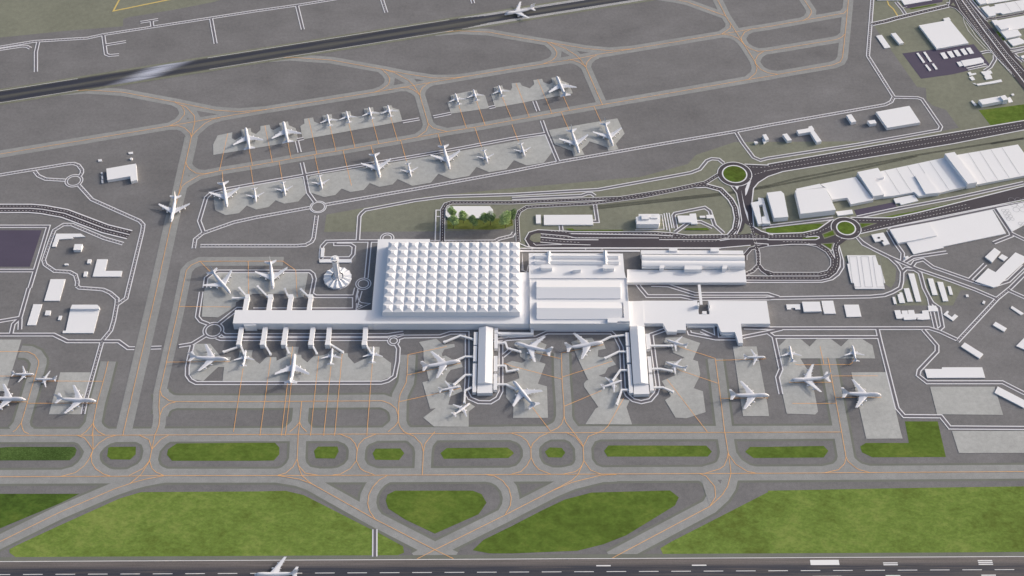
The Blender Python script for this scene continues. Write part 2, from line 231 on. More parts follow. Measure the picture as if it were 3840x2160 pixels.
GRASS_ISLET='''0;660.4,160.6 685.3,160.6 661.1,150.3
0;586.1,131.8 605.3,142.1 607.2,131.8 587.8,124.2
0;582.6,107.8 599.6,109 594.8,95.2
0;544.6,122.9 571.2,126 575.8,125.5 573.4,121.7 546.2,120.9
0;101.5,147.2 114.6,147.7 118.3,144.1 208.4,144.1 211.1,141.3 112.6,141.8
0;329.8,148.5 368.4,149 373.5,143.4 326.6,143.9'''
TAXI='''0;11.0;0;-931.2,534.7 -880.9,540 -804.6,533.2 -693.2,503.6 -607.2,478.6 -557.8,473.5 -522.7,478 -500.6,480.1
1;11.0;0;-1070.7,334.4 -1015.4,349.9 -899.2,379.2 -692.1,431.1 -642.8,444.4 -607.8,453.3 -522.4,475.6 -284.7,533.2 -201.4,554.8 -170.8,563.5 0,606.6 140.9,640.1 179.2,652.4 257.2,671.5 451.3,720.3 515.1,736.4 554,745.5 633.1,766.8 725.4,791.3 735.2,805.1
2;11.0;0;-693.2,503.6 -676.2,492.1 -668.2,475.6 -667,465.1 -675.1,445.3 -692.1,431.1
3;11.0;0;-676.4,493.6 -666.3,487.6 -646.4,462.2 -642.4,444.4 -643.2,399.1
0;11.0;0;-692.1,431.1 -673.1,431.7 -660.1,425.3 -646.9,410.7 -643.2,399.1
2;11.0;0;-593.9,455.6 -607.4,450.9 -621.8,438.5 -637.3,413.6 -643.2,399.1
0;11.0;0;-514.2,639.5 -468.4,644 -381.4,634.7 -273.6,605.9 -228.1,592.3 -165.1,577.6 -119.5,577.6 -98.8,582
2;11.0;0;-273.6,605.9 -261.2,589.2 -254.9,576.6 -254.8,567.3 -256.7,557 -268.8,542.4 -284.7,533.2
3;11.0;0;-269.4,605 -244.8,593.9 -215.6,570.4 -203.4,553.3 -190.5,525.5
0;11.0;0;-229.9,547.1 -215.5,547.1 -200.7,537.8 -190.5,525.5
2;11.0;0;-170.8,562.6 -177.8,557.9 -186.6,545.5 -190.2,533.2 -189.7,521
4;11.0;0;-190.5,525.5 -169.7,438.5 -169.5,432.6 -173.3,416.5 -189.5,398.5
0;11.0;0;-169.7,438.5 -159.6,425.3 -131.2,414.5
0;11.0;0;-166.2,725.3 -114.9,731.4 -50.6,727 0,713 75.5,693.8 156.7,672.5 207.2,665.4 257.2,671.5
2;11.0;0;75.5,693.8 91,672.5 95.4,657.9 92.6,644.9 84,633 67,623.4
3;11.0;0;80.8,692.8 114.3,672.5 134.9,651.4 143,640.1 155.1,612.9
0;11.0;0;118.7,635.9 130.2,634.3 144.6,625.7 155.1,612.9
2;11.0;0;179.1,649.8 168.3,643.3 158.4,628.9 155.1,612.9
4;11.0;0;155.1,612.9 185.3,495.1
0;11.0;0;307.9,852.2 364,838.1 385.3,831.1 465.9,782.1
2;11.0;0;452.3,845.1 465.9,782.1 474.1,755.6 496.7,684 513.7,627.3 514.7,608.2 509.8,592.3 493.2,573.5
3;11.0;0;474.1,755.6 471.5,740.4 451.3,720.3
0;11.0;0;451.3,720.3 470.3,717 484.2,707 491.5,695.5 496.7,684
4;11.0;0;515.1,736.4 501.3,727 491.8,708.7 492.4,693.8
1;11.0;0;496.7,684 508,670.9 524,662.8 544.6,665 694.9,702.1 706.5,708.7 716.8,720.3
0;11.0;0;534.6,662.8 521.7,651.4 513.4,633.7 513,620.9
1;11.0;0;513.4,624.1 521.7,605 536.2,593.9 556.5,589.2
0;11.0;0;643,848.7 644.8,838.1 655.2,801.7 652.9,789.6 645.2,775.9 633.1,766.8
3;11.0;0;-643.6,237.8 -641,259.4 -634.7,268.9 -611.7,289.9 -601.5,293.5 -573.5,302.6 -504.1,319 -472.6,326.8 -436.4,336.7 -387.4,349.3 -335.1,361.2 -266.1,379.2 -223,389.9 -189.5,398.5 -131.2,414.5 -75.4,427.6 0,447.3 81,468.7 185.3,495.1 495.3,573.5 534.9,582.9 556.5,589.2 676.3,619.3 692.4,628.9 699.8,643.3 716.6,718.7 735.2,805.1 745,852.2
1;13.5;0;-643.2,399.1 -642.9,379.2 -643.6,328.2 -644,240.5 -646.5,164 -647.2,-0 -649,-139.5 -651.4,-318.6 -651.6,-326.7
0;11.0;0;-643.6,328.2 -638.8,315.7 -631.5,306 -618.4,296.3 -601.6,294.4 -573.5,302.6
0;11.0;0;-423.7,65.3 -578.6,64.8 -592.8,55.5 -600,42 -600.1,-0 -600.3,-46.1 -604.1,-234 -600.4,-267.6 -596.1,-284.1 -594.4,-304.6 -596.3,-318.6 -597.9,-324.7
1;13.5;1;-603.3,-234 -599.2,-243.5 -585.6,-254 -574.3,-256.1 -436.8,-256.1 -221.5,-254.4 -207.6,-260.3 -196.9,-270.7 -192.5,-284.1 -191.8,-297.5
2;13.5;1;-574.1,-257.1 -584.7,-260.3 -593.3,-269.6 -596.1,-284.1
0;13.5;1;-864.1,-147.3 -849,-148.4 -836.3,-155 -826.4,-168.3 -824.8,-175.9 -827.1,-300.5 -833.1,-314.8 -837.2,-318.6
1;13.5;1;-827.1,-300.5 -823.2,-310.7 -818.1,-318.6 -809.7,-322.7
0;13.5;1;-704.7,-169.3 -705.4,-217 -707.2,-261.3 -705.7,-300.5 -703,-318.6 -703.2,-326.7
1;13.5;1;-705.7,-300.5 -710.4,-310.7 -714.7,-318.6 -721,-324.7
2;13.5;1;-705.7,-300.5 -702.4,-308.7 -693.9,-318.6 -680.9,-325.7
0;13.5;1;-182.2,-154.4 -181.8,-199.8 -182.7,-215.9 -191.7,-241.4 -193.1,-257.1 -191.8,-297.5 -196.7,-306.7 -207.7,-318.6
0;13.5;1;-358.8,-255.7 -358.1,-298.5 -357.8,-318.6 -357.8,-326.7
1;13.5;1;-358.1,-298.5 -363.8,-308.7 -372.8,-318.6
2;13.5;1;-358.1,-298.5 -353.7,-308.7 -344.4,-318.6
2;13.5;1;-191.8,-297.5 -188.2,-308.7 -181.1,-318.6 -172.5,-323.7
0;13.5;1;86.7,-150.6 86.4,-208.4 88.5,-265.5 87.9,-288.2 83.7,-302.6 76.9,-310.7 65,-317.8
1;13.5;1;88,-286.2 90.5,-298.5 102.5,-318.6
0;13.5;1;355.4,-163.2 356.3,-218 356.8,-318.6
0;13.5;1;552.3,-160.6 552.7,-175.9 552.8,-318.6
3;13.5;1;-907.1,-325.9 -857.2,-325.9 -657.6,-325.5 -428.8,-324.1 -229.1,-323.1 0,-321.3 0,-320.7 429.3,-319.6 552.8,-319
0;13.5;1;-886.8,-407.9 -838,-407.9 -643,-406.9 -570,-405.6 -419.3,-405.6 -207.7,-404.8 0,-403.6 244.4,-402.1 419.8,-401.1 587.9,-399.8 840.4,-397.8 926,-397.2
1;13.5;1;-850.3,-555.3 -809.6,-529.4 -726.4,-475.5 -646.7,-431.4 -618.1,-419 -601.3,-413.3 -569.9,-406.1
2;13.5;1;-622.7,-420.9 -607.8,-403.6 -599.4,-380.3 -598.3,-372.5
4;13.5;1;-738.9,-407.5 -716,-399.8 -704,-386.2 -698.5,-372.5 -695.8,-354.7
5;13.5;1;-703,-318.6 -695.8,-354.7 -696.7,-366.6 -692.9,-380.3 -684.9,-392 -668,-403.6 -657.7,-406.5
6;13.5;1;-727.4,-325.9 -714.8,-330.7 -706.3,-340.8 -695.8,-354.7
7;13.5;1;-663.4,-325.7 -676.6,-330.7 -688,-340.8 -695.8,-354.7
4;13.5;1;-624.4,-325.1 -606.2,-334.8 -598.1,-353.7
1;13.5;1;-574.5,-325.1 -586.4,-333.8 -598.1,-353.7
6;13.5;1;-597.9,-324.7 -598.1,-353.7 -598.4,-376.4 -606.5,-392 -627,-405.6
3;13.5;1;-598.4,-376.4 -591.8,-392 -584.1,-398.8 -570,-405.6
4;13.5;1;-357.8,-326.7 -355,-372.5 -360,-388.1 -371,-400.7 -383.5,-405.2
1;13.5;1;-355,-372.5 -351,-388.1 -344.4,-405.6 -327.5,-420.9
2;13.5;1;-353.3,-384.2 -339.2,-400.7 -318.4,-405
3;13.5;1;-383.5,-405.6 -348.6,-412.3 -327.5,-420.9 -218.8,-488.5 -121.4,-544.1 -91.3,-560.2
4;13.5;1;-289.1,-322.7 -270.1,-331.7 -261,-342.8 -257.2,-354.7 -257,-376.4 -265.7,-392 -281.2,-402.7 -294,-404.8
1;13.5;1;-227.5,-323.1 -246.8,-332.7 -254.4,-342.8 -257.2,-354.7
2;13.5;1;-257,-376.4 -249.3,-392 -240.8,-397.8 -225.7,-404
4;13.5;1;-181.1,-318.6 -164,-327.7 -150.9,-342.8 -146.9,-358.7 -147,-404.6
0;13.5;1;-129.4,-318.6 -140.4,-334.8 -145.1,-342.8 -146.9,-358.7
1;13.5;1;-204.4,-405.6 -216.9,-414.2 -226.6,-427.6 -232.1,-442.8 -232.7,-458.8 -228.5,-473.7 -218.8,-488.5
1;13.5;1;-150.4,-561.4 -121.4,-544.1 -10.5,-480.2 0,-473.7 67.8,-433.3 97.3,-419 146.5,-404.6 171,-403.6
2;13.5;1;-43.3,-403.6 -28.6,-406.5 -15.6,-415.2 -5,-430.5 -1.3,-447.5 -2.6,-462.5 -10.5,-479.2
2;13.5;1;67.8,-433.3 97.4,-415.2 108.3,-403.6 114.5,-388.1 118.5,-376.4 118.2,-348.7 116,-340.8 102.5,-318.6
4;13.5;1;90,-319.6 106.4,-328.7 118.2,-348.7
0;13.5;1;146.7,-319.6 128.1,-327.7 118.2,-348.7
3;13.5;1;118.5,-376.4 129,-394.9 146.6,-403.2
5;13.5;1;117.7,-380.3 112.8,-390.1 104.4,-397.8 83.1,-403.2
1;13.5;1;0,-321.7 15,-327.7 24.9,-336.8 31.4,-351.7 31.7,-370.5 24.5,-386.2 14.7,-397.8 0,-402.7
5;13.5;1;63.3,-319.6 46.6,-328.7 34.8,-341.8 31.4,-351.7
3;13.5;1;31.7,-370.5 36.8,-384.2 44.1,-393.9 63.5,-403
1;13.5;1;356.8,-318.6 358.5,-360.6 359.2,-386.2 359,-401.3 351.1,-426.6 339.8,-443.7 318.6,-464.4 155.8,-559.7
2;13.5;1;307.1,-401.7 317.3,-406.5 330.1,-426.6 329.5,-446.5 318.6,-464.4
3;13.5;1;358.5,-360.6 355.6,-372.5 349.4,-386.2 340.6,-393 316.1,-401.3
2;13.5;1;358.3,-362.6 368.5,-383.2 386.6,-397.8 399.3,-400.7
1;13.5;1;552.8,-318.6 552.6,-369.5 548.2,-382.3 536.5,-394.3 513.7,-400
2;13.5;1;552.6,-369.5 554.6,-377.4 562.1,-387.1 569.2,-393.9 587.1,-399.8'''
LEAD='''0;-571.2,409.2 -573.9,302.6
0;-523.8,367.8 -511.1,318.5
0;-568.3,300.4 -562.8,273
0;-514.6,315.7 -502.8,264.8
0;-499.3,432.6 -472.6,326.8
0;-448.2,384.7 -436.4,336.7
0;-412.8,452.7 -387,349.3
0;-367.6,431.1 -349.7,358.7
0;-330,438.5 -312.3,367.8
0;-283.9,450.3 -266.1,379.2
0;-246.6,457.7 -228.9,389
0;-109.1,493.6 -91.8,424.7
0;-72.7,505.1 -54.4,434.1
0;-19.7,517.9 1,447.3
0;8.3,561.6 35.3,456.8
0;53.5,573.5 81.4,468.7
0;105.5,522.5 117.7,478
0;100.3,472.6 115.1,418
0;167.8,489.7 181.9,437
0;0,435.5 12.9,386.1
0;-148.6,407.8 -140.9,373.5
0;-75.4,427.6 -60.6,370.6
0;-223,389.9 -208.1,329.6
0;-281.7,374.9 -275.2,350.8
0;-336.1,361.2 -311.7,262.1
0;-391.2,347.4 -378.3,294.9
0;-459.8,329.6 -447.8,277.1
0;-424.7,65.3 -398.5,43.2 -389.4,-21.4
0;-488.8,65.3 -478.3,-14.3
0;-577.5,64.1 -555.7,39.6
0;-916.5,-147.3 -862.3,-147.8
0;-826.1,-259.6 -706.8,-259.2
0;-824.7,-212 -706.2,-212.7
0;-894.9,-201.5 -826.1,-201.5
0;-881.8,-257.1 -826.8,-256.7
0;-600.6,-44.4 -507.3,-45.4
0;-603.9,-170.9 -492.1,-170
0;-467.4,-184.6 -467.1,-318.6
0;-182.2,-154.4 -114.8,-136.2
0;-181.8,-199.3 -89.4,-173.1
0;-193.1,-256.5 -88.2,-227.6
0;-421.9,-160.1 -422,-318.6 -421.9,-326.7
0;-386.1,-136.2 -386,-180.3 -386.9,-217 -386.1,-318.6 -386.1,-326.7
0;-380.4,-214.8 -379.4,-318.6 -379.9,-326.7
0;-338.3,-157.7 -337.4,-318.6 -337.4,-326.7
0;-315,-180.3 -315.3,-318.6 -315.1,-326.7
0;-297.6,-152.8 -296.9,-318.6 -297.1,-326.7
0;-243.5,-175.9 -243.1,-318.6 -243,-326.7
0;86.7,-150.6 161.2,-132.2
0;86.4,-163.9 31.4,-147.3
0;86.4,-208 -1.7,-179.2 -13.2,-173.7
0;86.8,-203.7 175.6,-168.7
0;88.4,-266.1 153.5,-232.9
0;33.8,-266.5 65,-317.8
0;190.6,-249.2 162.3,-305.6 153.5,-315.8 146.7,-318.6
0;267.9,-208.4 327.6,-318.6
0;292.3,-136.2 355.4,-162.8
0;286.7,-186.8 355.5,-217.4
0;355.9,-167.2 443.9,-163.9
0;356.7,-249.2 437.7,-248.3
0;493.8,-175.5 499.7,-177 588.1,-176.3 593,-172.6 597.8,-164.5
1;542.2,-136.2 543.5,-175.9
0;552.4,-201.3 633.4,-200.9
0;477.6,-215.2 553,-214.8
0;477.8,-259.8 552.4,-259.8
0;553.4,-247.1 631.6,-247.1'''
SERVICE='''0;1;-1152,662.8 -1092,677.4 -1023,696.1 -911.2,707 -879.3,718.7 -560.3,799.3 -466.6,820.7 -387.5,841.6 -325,859.2
1;1;-1129.4,656.9 -1090.1,669.3 -1044,680.7 -1035.3,679.7 -1025.8,673.2
1;0;-1014,693.8 -1011.7,661.1 -997.8,597.1
1;0;-879.2,718 -861.8,654.6 -853.8,649.8 -833.6,652.4
0;0;-869.6,684 -826.4,695.5
1;0;-778.4,746.1 -782.8,765.1
0;0;-806.8,760.3 -769.5,769.8
1;0;-654.7,772.5 -633.6,688.9
1;0;-472.6,819 -451.6,736
0;1;-289.2,848.7 -274.6,793.7
0;0;-90.3,848.7 -85.1,825.9
0;0;-47,486.1 -34.8,489.7
0;0;-221.7,443.5 -187.8,452.4
0;0;-159.8,458.3 -124.7,469
0;0;45.9,506.3 53.7,475.6
0;0;-429.9,391 -417.4,394.8
0;0;60.5,447.3 68.9,410.7 92.1,325.4
1;1;94.1,328.2 309.7,381.8 449.1,415.1 517.5,433.5 765,495.1 778.8,504.2 786.6,519.4 754.3,648.2 776.9,753.9 797.8,852.2
0;0;786.3,517.9 835.2,516.4 843.5,511.8 866.2,429.7 861.2,419.4 689.4,377.5 506.3,338.1 490.7,332.4 477.9,340.9 460.6,382.1 450.9,413.6
0;1;-1056,275.2 -1001.7,291.3 -873.9,322.6 -863.2,323.2 -853.4,318.5 -844,305.4 -842.5,297.7 -844.7,288.9
1;1;-935.9,301.8 -926.4,289.4 -909.8,279.8 -871.3,276.8
0;1;-842.7,264.3 -809,224.4 -707.5,167.9 -698.8,157.5 -697.7,143.4 -698.8,-0
0;1;-728.2,109 -766.1,122.9 -834,158.3 -850,158.3 -864.7,143.4 -866.7,112.8 -868.3,67.8 -863.1,56.7 -842.4,40.8 -814.5,38.9 -802,31.1 -795,14.2 -794,4.5
0;0;-1025.9,153.6 -969.4,153.6 -877.8,153.6 -879.1,-0
1;0;-998.3,42 -880.2,42
0;1;-594.3,97.2 -594.9,120.4 -583,135.7 -528.6,164 -487.5,177 -387.6,202.7
1;0;-581.5,138.2 -594.2,167.9 -589.6,229.8 -581.7,241.8 -549.7,254 -498,267.5 -409.3,289.9 -403.7,292.2 -137.4,357.8 0,394.8 67.9,409.2
0;1;-583.2,104 -478.9,104 -402.7,104 -386.1,105.7 -375.7,114.1 -372.8,122.9 -372.1,182.2
0;0;-414.3,326 -405.6,292.2 -394.3,243.2 -377.8,216.4
1;0;-430.2,387.6 -421.5,355
2;1;-357.9,210.6 -188,252.6 0,301.8 94.1,328.2
0;0;-289.3,117.9 -290.8,179.6 -287.6,187.4 -280.6,196.6 -186.7,221.8 -129.6,232.4 0,237.8 167.6,251.3 318.7,289.4 350.5,297.7 368.8,307.3 384.6,331 394.9,336.7 408.5,335.2 417.3,324
1;0;-354.2,70.3 -355.5,85.2 -355.2,102.7 -347.8,114.8 -312.5,115.8 -251.9,115.8
0;0;-330.8,111.5 -330.4,107.2 -302.5,107.2 -295.6,101.5 -295.5,82.7 -300.9,72.8 -349.8,72.8
0;0;-266.7,114.1 -267.2,23.8
0;1;-153,114.1 -32.8,115.3 -23.5,121.7 0,129.3 3.7,138.2
1;0;0,227.1 134.3,235.1 146,240.5 153.7,240.5 160.2,233.8
0;0;608.9,102.7 611.4,67.8 609.4,50.6 598.6,33.5 586,22.6 566.9,16.6 468.6,16.1 427.5,16.1
0;0;473.2,151.6 612,174.4
0;0;657.8,177.5 739.5,200.6 857.7,229.8 996.7,270.2
0;0;310.1,148.5 307.9,182.2 311.1,187.4 369.4,203.2 378.1,194 384.1,156.2 399.1,135.7
1;0;307.4,138.2 335.8,164
1;0;351,165.3 358.5,165.3 379.9,151.1
0;0;159.3,210.6 162.3,166.6 153.8,166.6
0;0;92.3,156.2 93.3,143.4
1;1;-794,4.5 -788.5,-0 -759.1,-2.4 -744.2,-4.3 -730.2,-11.9 -715,-26.1 -713.3,-40.2 -711.9,-77.3 -713.1,-100.2 -723.9,-122.8 -727.9,-250.8 -726.9,-282.1
2;1;-698.8,-0 -699,-24.9 -711.7,-39
0;0;-960.8,-109.3 -907.9,-109.3 -812.8,-109.3 -785,-124.6 -694.6,-124.6 -675.2,-140 -663.8,-140
1;0;-880.9,-0 -880.5,-70.4 -889.6,-85.4 -888.4,-108.1
0;0;-966.4,-86.5 -915.1,-78.5 -880.5,-70.4
2;0;-880,-72.7 -875.2,-97.9
0;0;-635.1,-139.1 -616.9,-138.4
0;0;-586.8,-135.1 -564.7,-130.6 -542.8,-111.5
1;0;-563.5,-132.8 -564.6,-160.6 -564.9,-182.4 -562.3,-199.8 -554.7,-210.5 -544.4,-216.5 -441.4,-216.5 -225.5,-215.9 -213.8,-211.6 -203.2,-201.9 -199.7,-169.3 -199.8,-140.6 -204.3,-131.7
0;0;-565.2,-9.5 -564,-68.1 -556.3,-78.5 -541.2,-85.4
0;0;-524.3,-85.4 -494.2,-49.6 -483.4,-50
0;0;-560.2,-0 -560.8,23.8 -550.7,35.9 -540.2,40.1 -372.6,40.1 -365.6,33.5 -361.8,21.4 -364,-14.3 -356.2,-20.2 -285.9,-20.2 -283.7,-0
1;0;-466.1,-51 -283.7,-51 -285.8,-21.4
2;0;-276,-7.4 -282.2,-47.2
0;0;-517.6,-102.5 -509.5,-110.4 -453.8,-110.4 -453.8,-110.4 -221.3,-110.4 -192.5,-104.7
1;0;-522.8,-116 -515.3,-119.6 -452.7,-119.6 -452.7,-119.6 -219,-119.6
1;0;-201.5,-118.3 -191.2,-113.8 -127.8,-113.1 -108.7,-105.2 -79.6,-105.2 -77.5,-204.1 -78.6,-234 -72.4,-248.7 -57,-257.1 -36.6,-257.5 -24.8,-248.7 -18.9,-234 -19.5,-129.5
0;0;-52.7,-123.9 0,-118.7 42.2,-116 61.8,-104.7 176.4,-104.7 184.7,-116 192.4,-138.4 191.5,-225.5 197.4,-242.4 207,-252.9 220.4,-257.1 235.9,-252.9 247,-238.2 251.3,-225.5 246.7,-109.3 272.2,-97.9
0;0;-16.7,-158.4 0,-140.6
2;0;-16.9,-122.8 -6.3,-118.3 0,-119.4
0;0;225.6,16.6 233.7,-0 245.2,-19.7 306.5,-19.7 331.2,-26.6 463.7,-25.6 483.8,-23.8
1;0;254.1,6.9 284.9,5.7 332.2,-14.3 465.1,-14.3 483.9,-22.6
2;0;463.7,-25.6 463.8,-24.9 649.9,-20.9 675.7,-17.8 691.4,-10.7 707.7,-0 713,14.2 718.2,38.4 713.9,55.5 700.8,75.2 674.5,95.2 656.9,112.8 649.6,125.5
0;0;718.2,38.4 727,46.9 741.4,45.2 750.7,35.9 751.2,-0 755.7,-23.8 754.6,-94.5
1;0;651.1,122.9 658,107.8 702.6,75.2 747,45.7 805.3,16.6 842.8,-3.8 877.7,-26.1
0;0;710.6,143.4 719.4,107.8 727.5,85.2 723,65.3
2;0;736.9,50.6 746.7,64.1 762.4,69 777.3,50.6 850,12.9 877.2,4.5 909,16.6 945.9,53
3;0;728.1,62.9 745.1,75.2 810.3,87.7
0;0;902.6,111.5 940.2,129.3 940.3,138.2 924.8,199.2
1;0;940,136.9 949.5,129.3 981.2,105.2
0;0;836.5,17.8 875.2,57.9
0;0;908.8,-0 971,62.9
1;0;711.6,143.4 719,148.5 807.9,170.5 928.5,203.2 1009.1,221.8
2;1;786.5,-125 879.8,-24.9 908.8,-0
1;0;902.3,-4.8 928.2,-22.6 960.8,-54.2
1;0;455.6,-95 742.3,-94.5 760.2,-102.5 786.5,-120.5
0;0;412.3,-93.4 455.7,-94.5 460.9,-95
2;0;408.3,-114.9 454.6,-103.6 480.3,-96.1
0;0;454.5,-104.7 463.9,-114.9 649.5,-114.9
2;0;650.1,-95.6 650.2,-116 654.8,-269.6 663.7,-286.2 725.8,-286.8 736.3,-309.7 860.8,-310.7 931.5,-311.1
1;0;463.7,-116 467.3,-186.8 459.2,-204.1 460.8,-240.3
0;0;731,-97.9 748.7,-134 746.2,-147.3 707,-189 703.3,-199.8 715.9,-214.8 846.2,-214.8 877.7,-238.2 924.6,-271.7
2;0;753.9,-14.3 758.9,-35.5 769.2,-47.2 766.8,-91.1 759.3,-97.9
0;0;314.4,-100.2 315.6,-107 360.4,-118.3 395.6,-118.3
1;0;335.6,-100.2 362.4,-116 362.7,-93.4
0;0;-218.1,-506.8 -215.3,-556.1
0;0;996.2,658.7 1012.1,663.6 1018.9,661.1
0;0;1023.3,649.8 1021,636.9 1006.3,612.9 991,600.2
1;0;955.7,605.8 1000.3,619.3
0;0;1011.7,838.1 1022.2,805.1 1035.4,770.8
1;0;1006.5,845.1 957.4,824.2
0;0;846,831.1 854,808.6 859,787.9
0;0;1051.3,697.1 1059.9,669.3 1071.9,670.9 1117.3,684
0;0;1089.3,666 1063.6,657.9 1079,628.9'''
ROAD='''0;24.3;2;-1037.5,200.6 -980.4,200.6 -923.3,200.6 -898,197.9 -854,187.4 -828.9,175.7 -768.8,147.2 -720.1,131.8
0;9.8;1;-130.7,115.3 -132.4,197.9 -127.1,211.1 -115.8,216.4 0,216.4 91.8,221.8 210.7,228.4 308.1,249.9 377.3,270.2 404.5,292.2
1;8.6;1;11.6,114.1 9.5,177 14.2,192.7 28.6,204.5 152.7,213.8 249.2,231.1 357.1,260.7
2;12.4;1;357.1,260.7 376.5,262.1 404.5,251.3 421,224.4 427.5,203.2 428.3,174.4 421.6,145.9 407.5,126.7
0;8.5;2;452.4,161.4 455.4,120.4 458,85.2 455.6,55.5 443,40.8 429.4,33.5
1;9.3;0;455.6,55.5 461.5,43.2 470.7,33.5
1;8.1;0;432.1,67.8 433.4,80.2 445.4,96.4 479.2,106.5
2;12.0;1;619.3,122.9 607.7,107.8 604,95.2 604.4,72.8 600.7,54.3 593.1,39.6 579.4,27.4 564.2,23.3 469.5,23.3 428.3,23.8
0;10.2;1;508,114.1 545.2,112.8 572,105.2 588.5,90.2 595.7,70.3 593.2,53 582.8,38.4 565.6,33 479.7,33 471.1,37.1 470.7,33.5
0;12.5;1;780.1,753.9 812.6,764 835.9,773.9 896.3,795.6 958.2,817.2
0;6.4;0;1029.8,770 1075.3,780.2 1133.4,796.5'''
WLINE='''0;2.37;-137.1,195.8 -145.2,195.8 -144.1,115.8
1;2.35;-143.1,179.1 -137.4,179.1
0;2.24;458.1,321.3 504,318.5 504.3,321.3 745.2,379.2 1038.2,447.3 1172.1,478.6
0;2.2;1164.3,448.8 1031.6,419.4 880.2,379.2 531.1,300.4 500.3,286.7 479.8,270.2 468.3,254 461.6,219.1 458.9,177 457.5,152.3 470.5,140.8 482.6,135.7 482.5,134.4 491.5,131.8
0;1.77;424.8,262.1 434.2,240.5 436.1,203.2 436.3,169.2 430.4,148.5 423.2,133.1
0;1.79;32.5,101.5 24.3,120.4 31.9,138.2 48.8,144.6 97.6,141.3 112.5,139.5 271.9,139.5 299.9,136.9 329.4,131.1 406.3,132.6
1;2.14;14.9,109 27.9,101.5 44.6,98.2 389.9,98.2 446.3,104.7
0;2.03;53.3,125.5 104.5,119.1 162.3,118.6
0;2.04;110.5,134.4 271.4,131.1 303,128.5
0;1.52;276.2,119.1 384.4,119.1 407.2,122.9
0;4.0;14.8,90.4 239,90.4
0;2.26;14.8,97.2 389.8,97.2
0;1.66;18.3,40.8 19.4,85.2 20.5,42 27.4,38.4 30.3,55.5
0;2.36;644.5,177 685.9,175.7 723.8,175.7 773.5,188.7 994.5,260.7 1127.2,307.3
0;2.16;656.7,134.4 729.7,155.7 985.9,223.9 1115,260.7
1;2.28;482.4,133.6 548.4,136.9 577.7,145.4 607.6,170.5
0;2.3;290.2,187.4 292.8,143.4
1;2.3;295.1,188.7 298.2,139.5
0;2.3;299.8,188.7 302.6,148.5
0;1.57;282.4,183.5 286.2,183.5 287.4,145.9 232.8,143.9
2;1.32;37.1,93.2 38.1,97.7
2;1.31;137.2,93.2 138.3,97.7
2;1.3;167.8,93.2 168.5,97.7
1;1.97;389.8,116.6 410.7,120.9 480.9,120.9 480.7,118.9 545.9,118.6 570.2,118.9 577.3,122.9 576.8,126.2 571.5,128 552.4,125.5
0;1.78;454.3,110.3 479.4,107.8 478.8,102.7 523.9,107.2 568.6,107.2
0;1.69;579,108.3 596,90.7 603.5,110.3
0;1.61;-280.9,-14.3 -278.1,-28.5 -272.2,-35.5 -255.9,-37.9 -280,-52.4
0;1.61;-280.3,-48.4 -281,-37.9 -270.9,-42.6 -280.3,-48.4
0;2.09;990.1,845.1 1013.8,750.5 1035.5,669.3 1058,592.3 1083.5,499.7
0;0.97;977.3,841.6 981.5,803.4 1003.7,728.7 1026.9,640.1 1046.9,593.9
0;1.05;1000,845.1 1025.2,748.8 1051.6,656.3 1073.6,598.6 1091.9,534.7
1;1.08;967.7,848.7 963.5,827.7 957.8,815.5 972.4,806.8 979.4,793.1 990,760.7 1002.3,722 1018.6,669.3 1028,635.3 1045.8,589.2
0;1.35;1008.7,834.6 1029.3,767.4 1033.6,762.3
0;0.99;861.5,789.6 857.6,810.3 867.5,813.8
0;0.88;982.8,777.7 981.4,760.7 984.1,732 995.2,698.8 1008.4,666 995.7,661.1
2;1.03;985.7,760.7 992.3,735.4 996.3,713.7 1005.9,688.9 1016.5,664.4 1020,656.3 1024.5,643.3
1;1.19;995.7,661.1 1011.5,666
0;1.96;988.4,627.3 998.6,620.9 956.2,608.2
0;1.53;53.4,134.4 104.7,128 119.5,123.4 276.5,123.4
0;1.51;53.1,112.8 93,107.8 146.9,105.7
1;1.32;40,110.3 44.6,105.2 93,106.7'''
YLINE='''0;3.42;-865.1,848.7 -872.6,799.3 -753.9,839.9 -730,848.7
0;2.79;826.9,845.1 828.2,820.7 835.6,806.8 841.2,782.8'''
DASH='''0;459.3,314.3 488.3,311.5 503.5,313.7 810.3,387.8 1035.8,437 1169.1,467.2
0;494.4,303.2 502.2,303.2 542.4,312.9 882.8,392.2 1034,429.7
0;463.4,279.8 474.5,292.2 498.9,301.8 522.6,310.1
0;73.2,140.8 93.8,139.5 110.5,134.9 271.6,134.9 295.8,133.1 330.8,125.5 481.4,125 552.8,128 580.6,139.5 605.3,154.9
0;56.1,131.1 104.6,124.2 330.7,123.7
0;56,118.6 128.5,111.5
0;331.1,129.3 481.8,128.5 545.7,131.1 577,140.8
0;320.7,115.3 380.3,115.3 411.4,128
0;652.7,169.2 713,167.9 873,211.1
0;651.6,138.2 731.2,164 879.1,203.7
0;981.5,838.1 1006.2,735.4 1026.3,656.3 1047.8,579.8
0;984.8,838.1 1009.4,735.4 1029.5,656.3 1050.9,579.8
0;993.8,841.6 1018.4,747.1 1040.4,667.6 1063.5,589.2
0;997,841.6 1021.6,747.1 1044.7,667.6 1067.6,589.2'''
RAIL='''0;148.6,204 423,244 497.4,262.1 558,282.5 802.8,347.4 1026.3,396.5
0;150.3,198.7 403.1,236.5 496.9,258 649.8,299 802.2,343.7
0;955.6,379.2 1025.9,394.8'''
ROUNDABOUT=[(-853.6, 275.2, 17.8, 11.6), (-371.6, 204.5, 16.2, 11.4), (-271.7, 9.8, 14.5, 8.7), (-234.6, 123.4, 13.4, 7.1), (435.7, 293.5, 32.7, 24.9), (631.7, 149.0, 27.3, 18.8), (-530.7, -99.7, 19.1, 12.4), (-209.1, -123.4, 11.4, 5.6)]
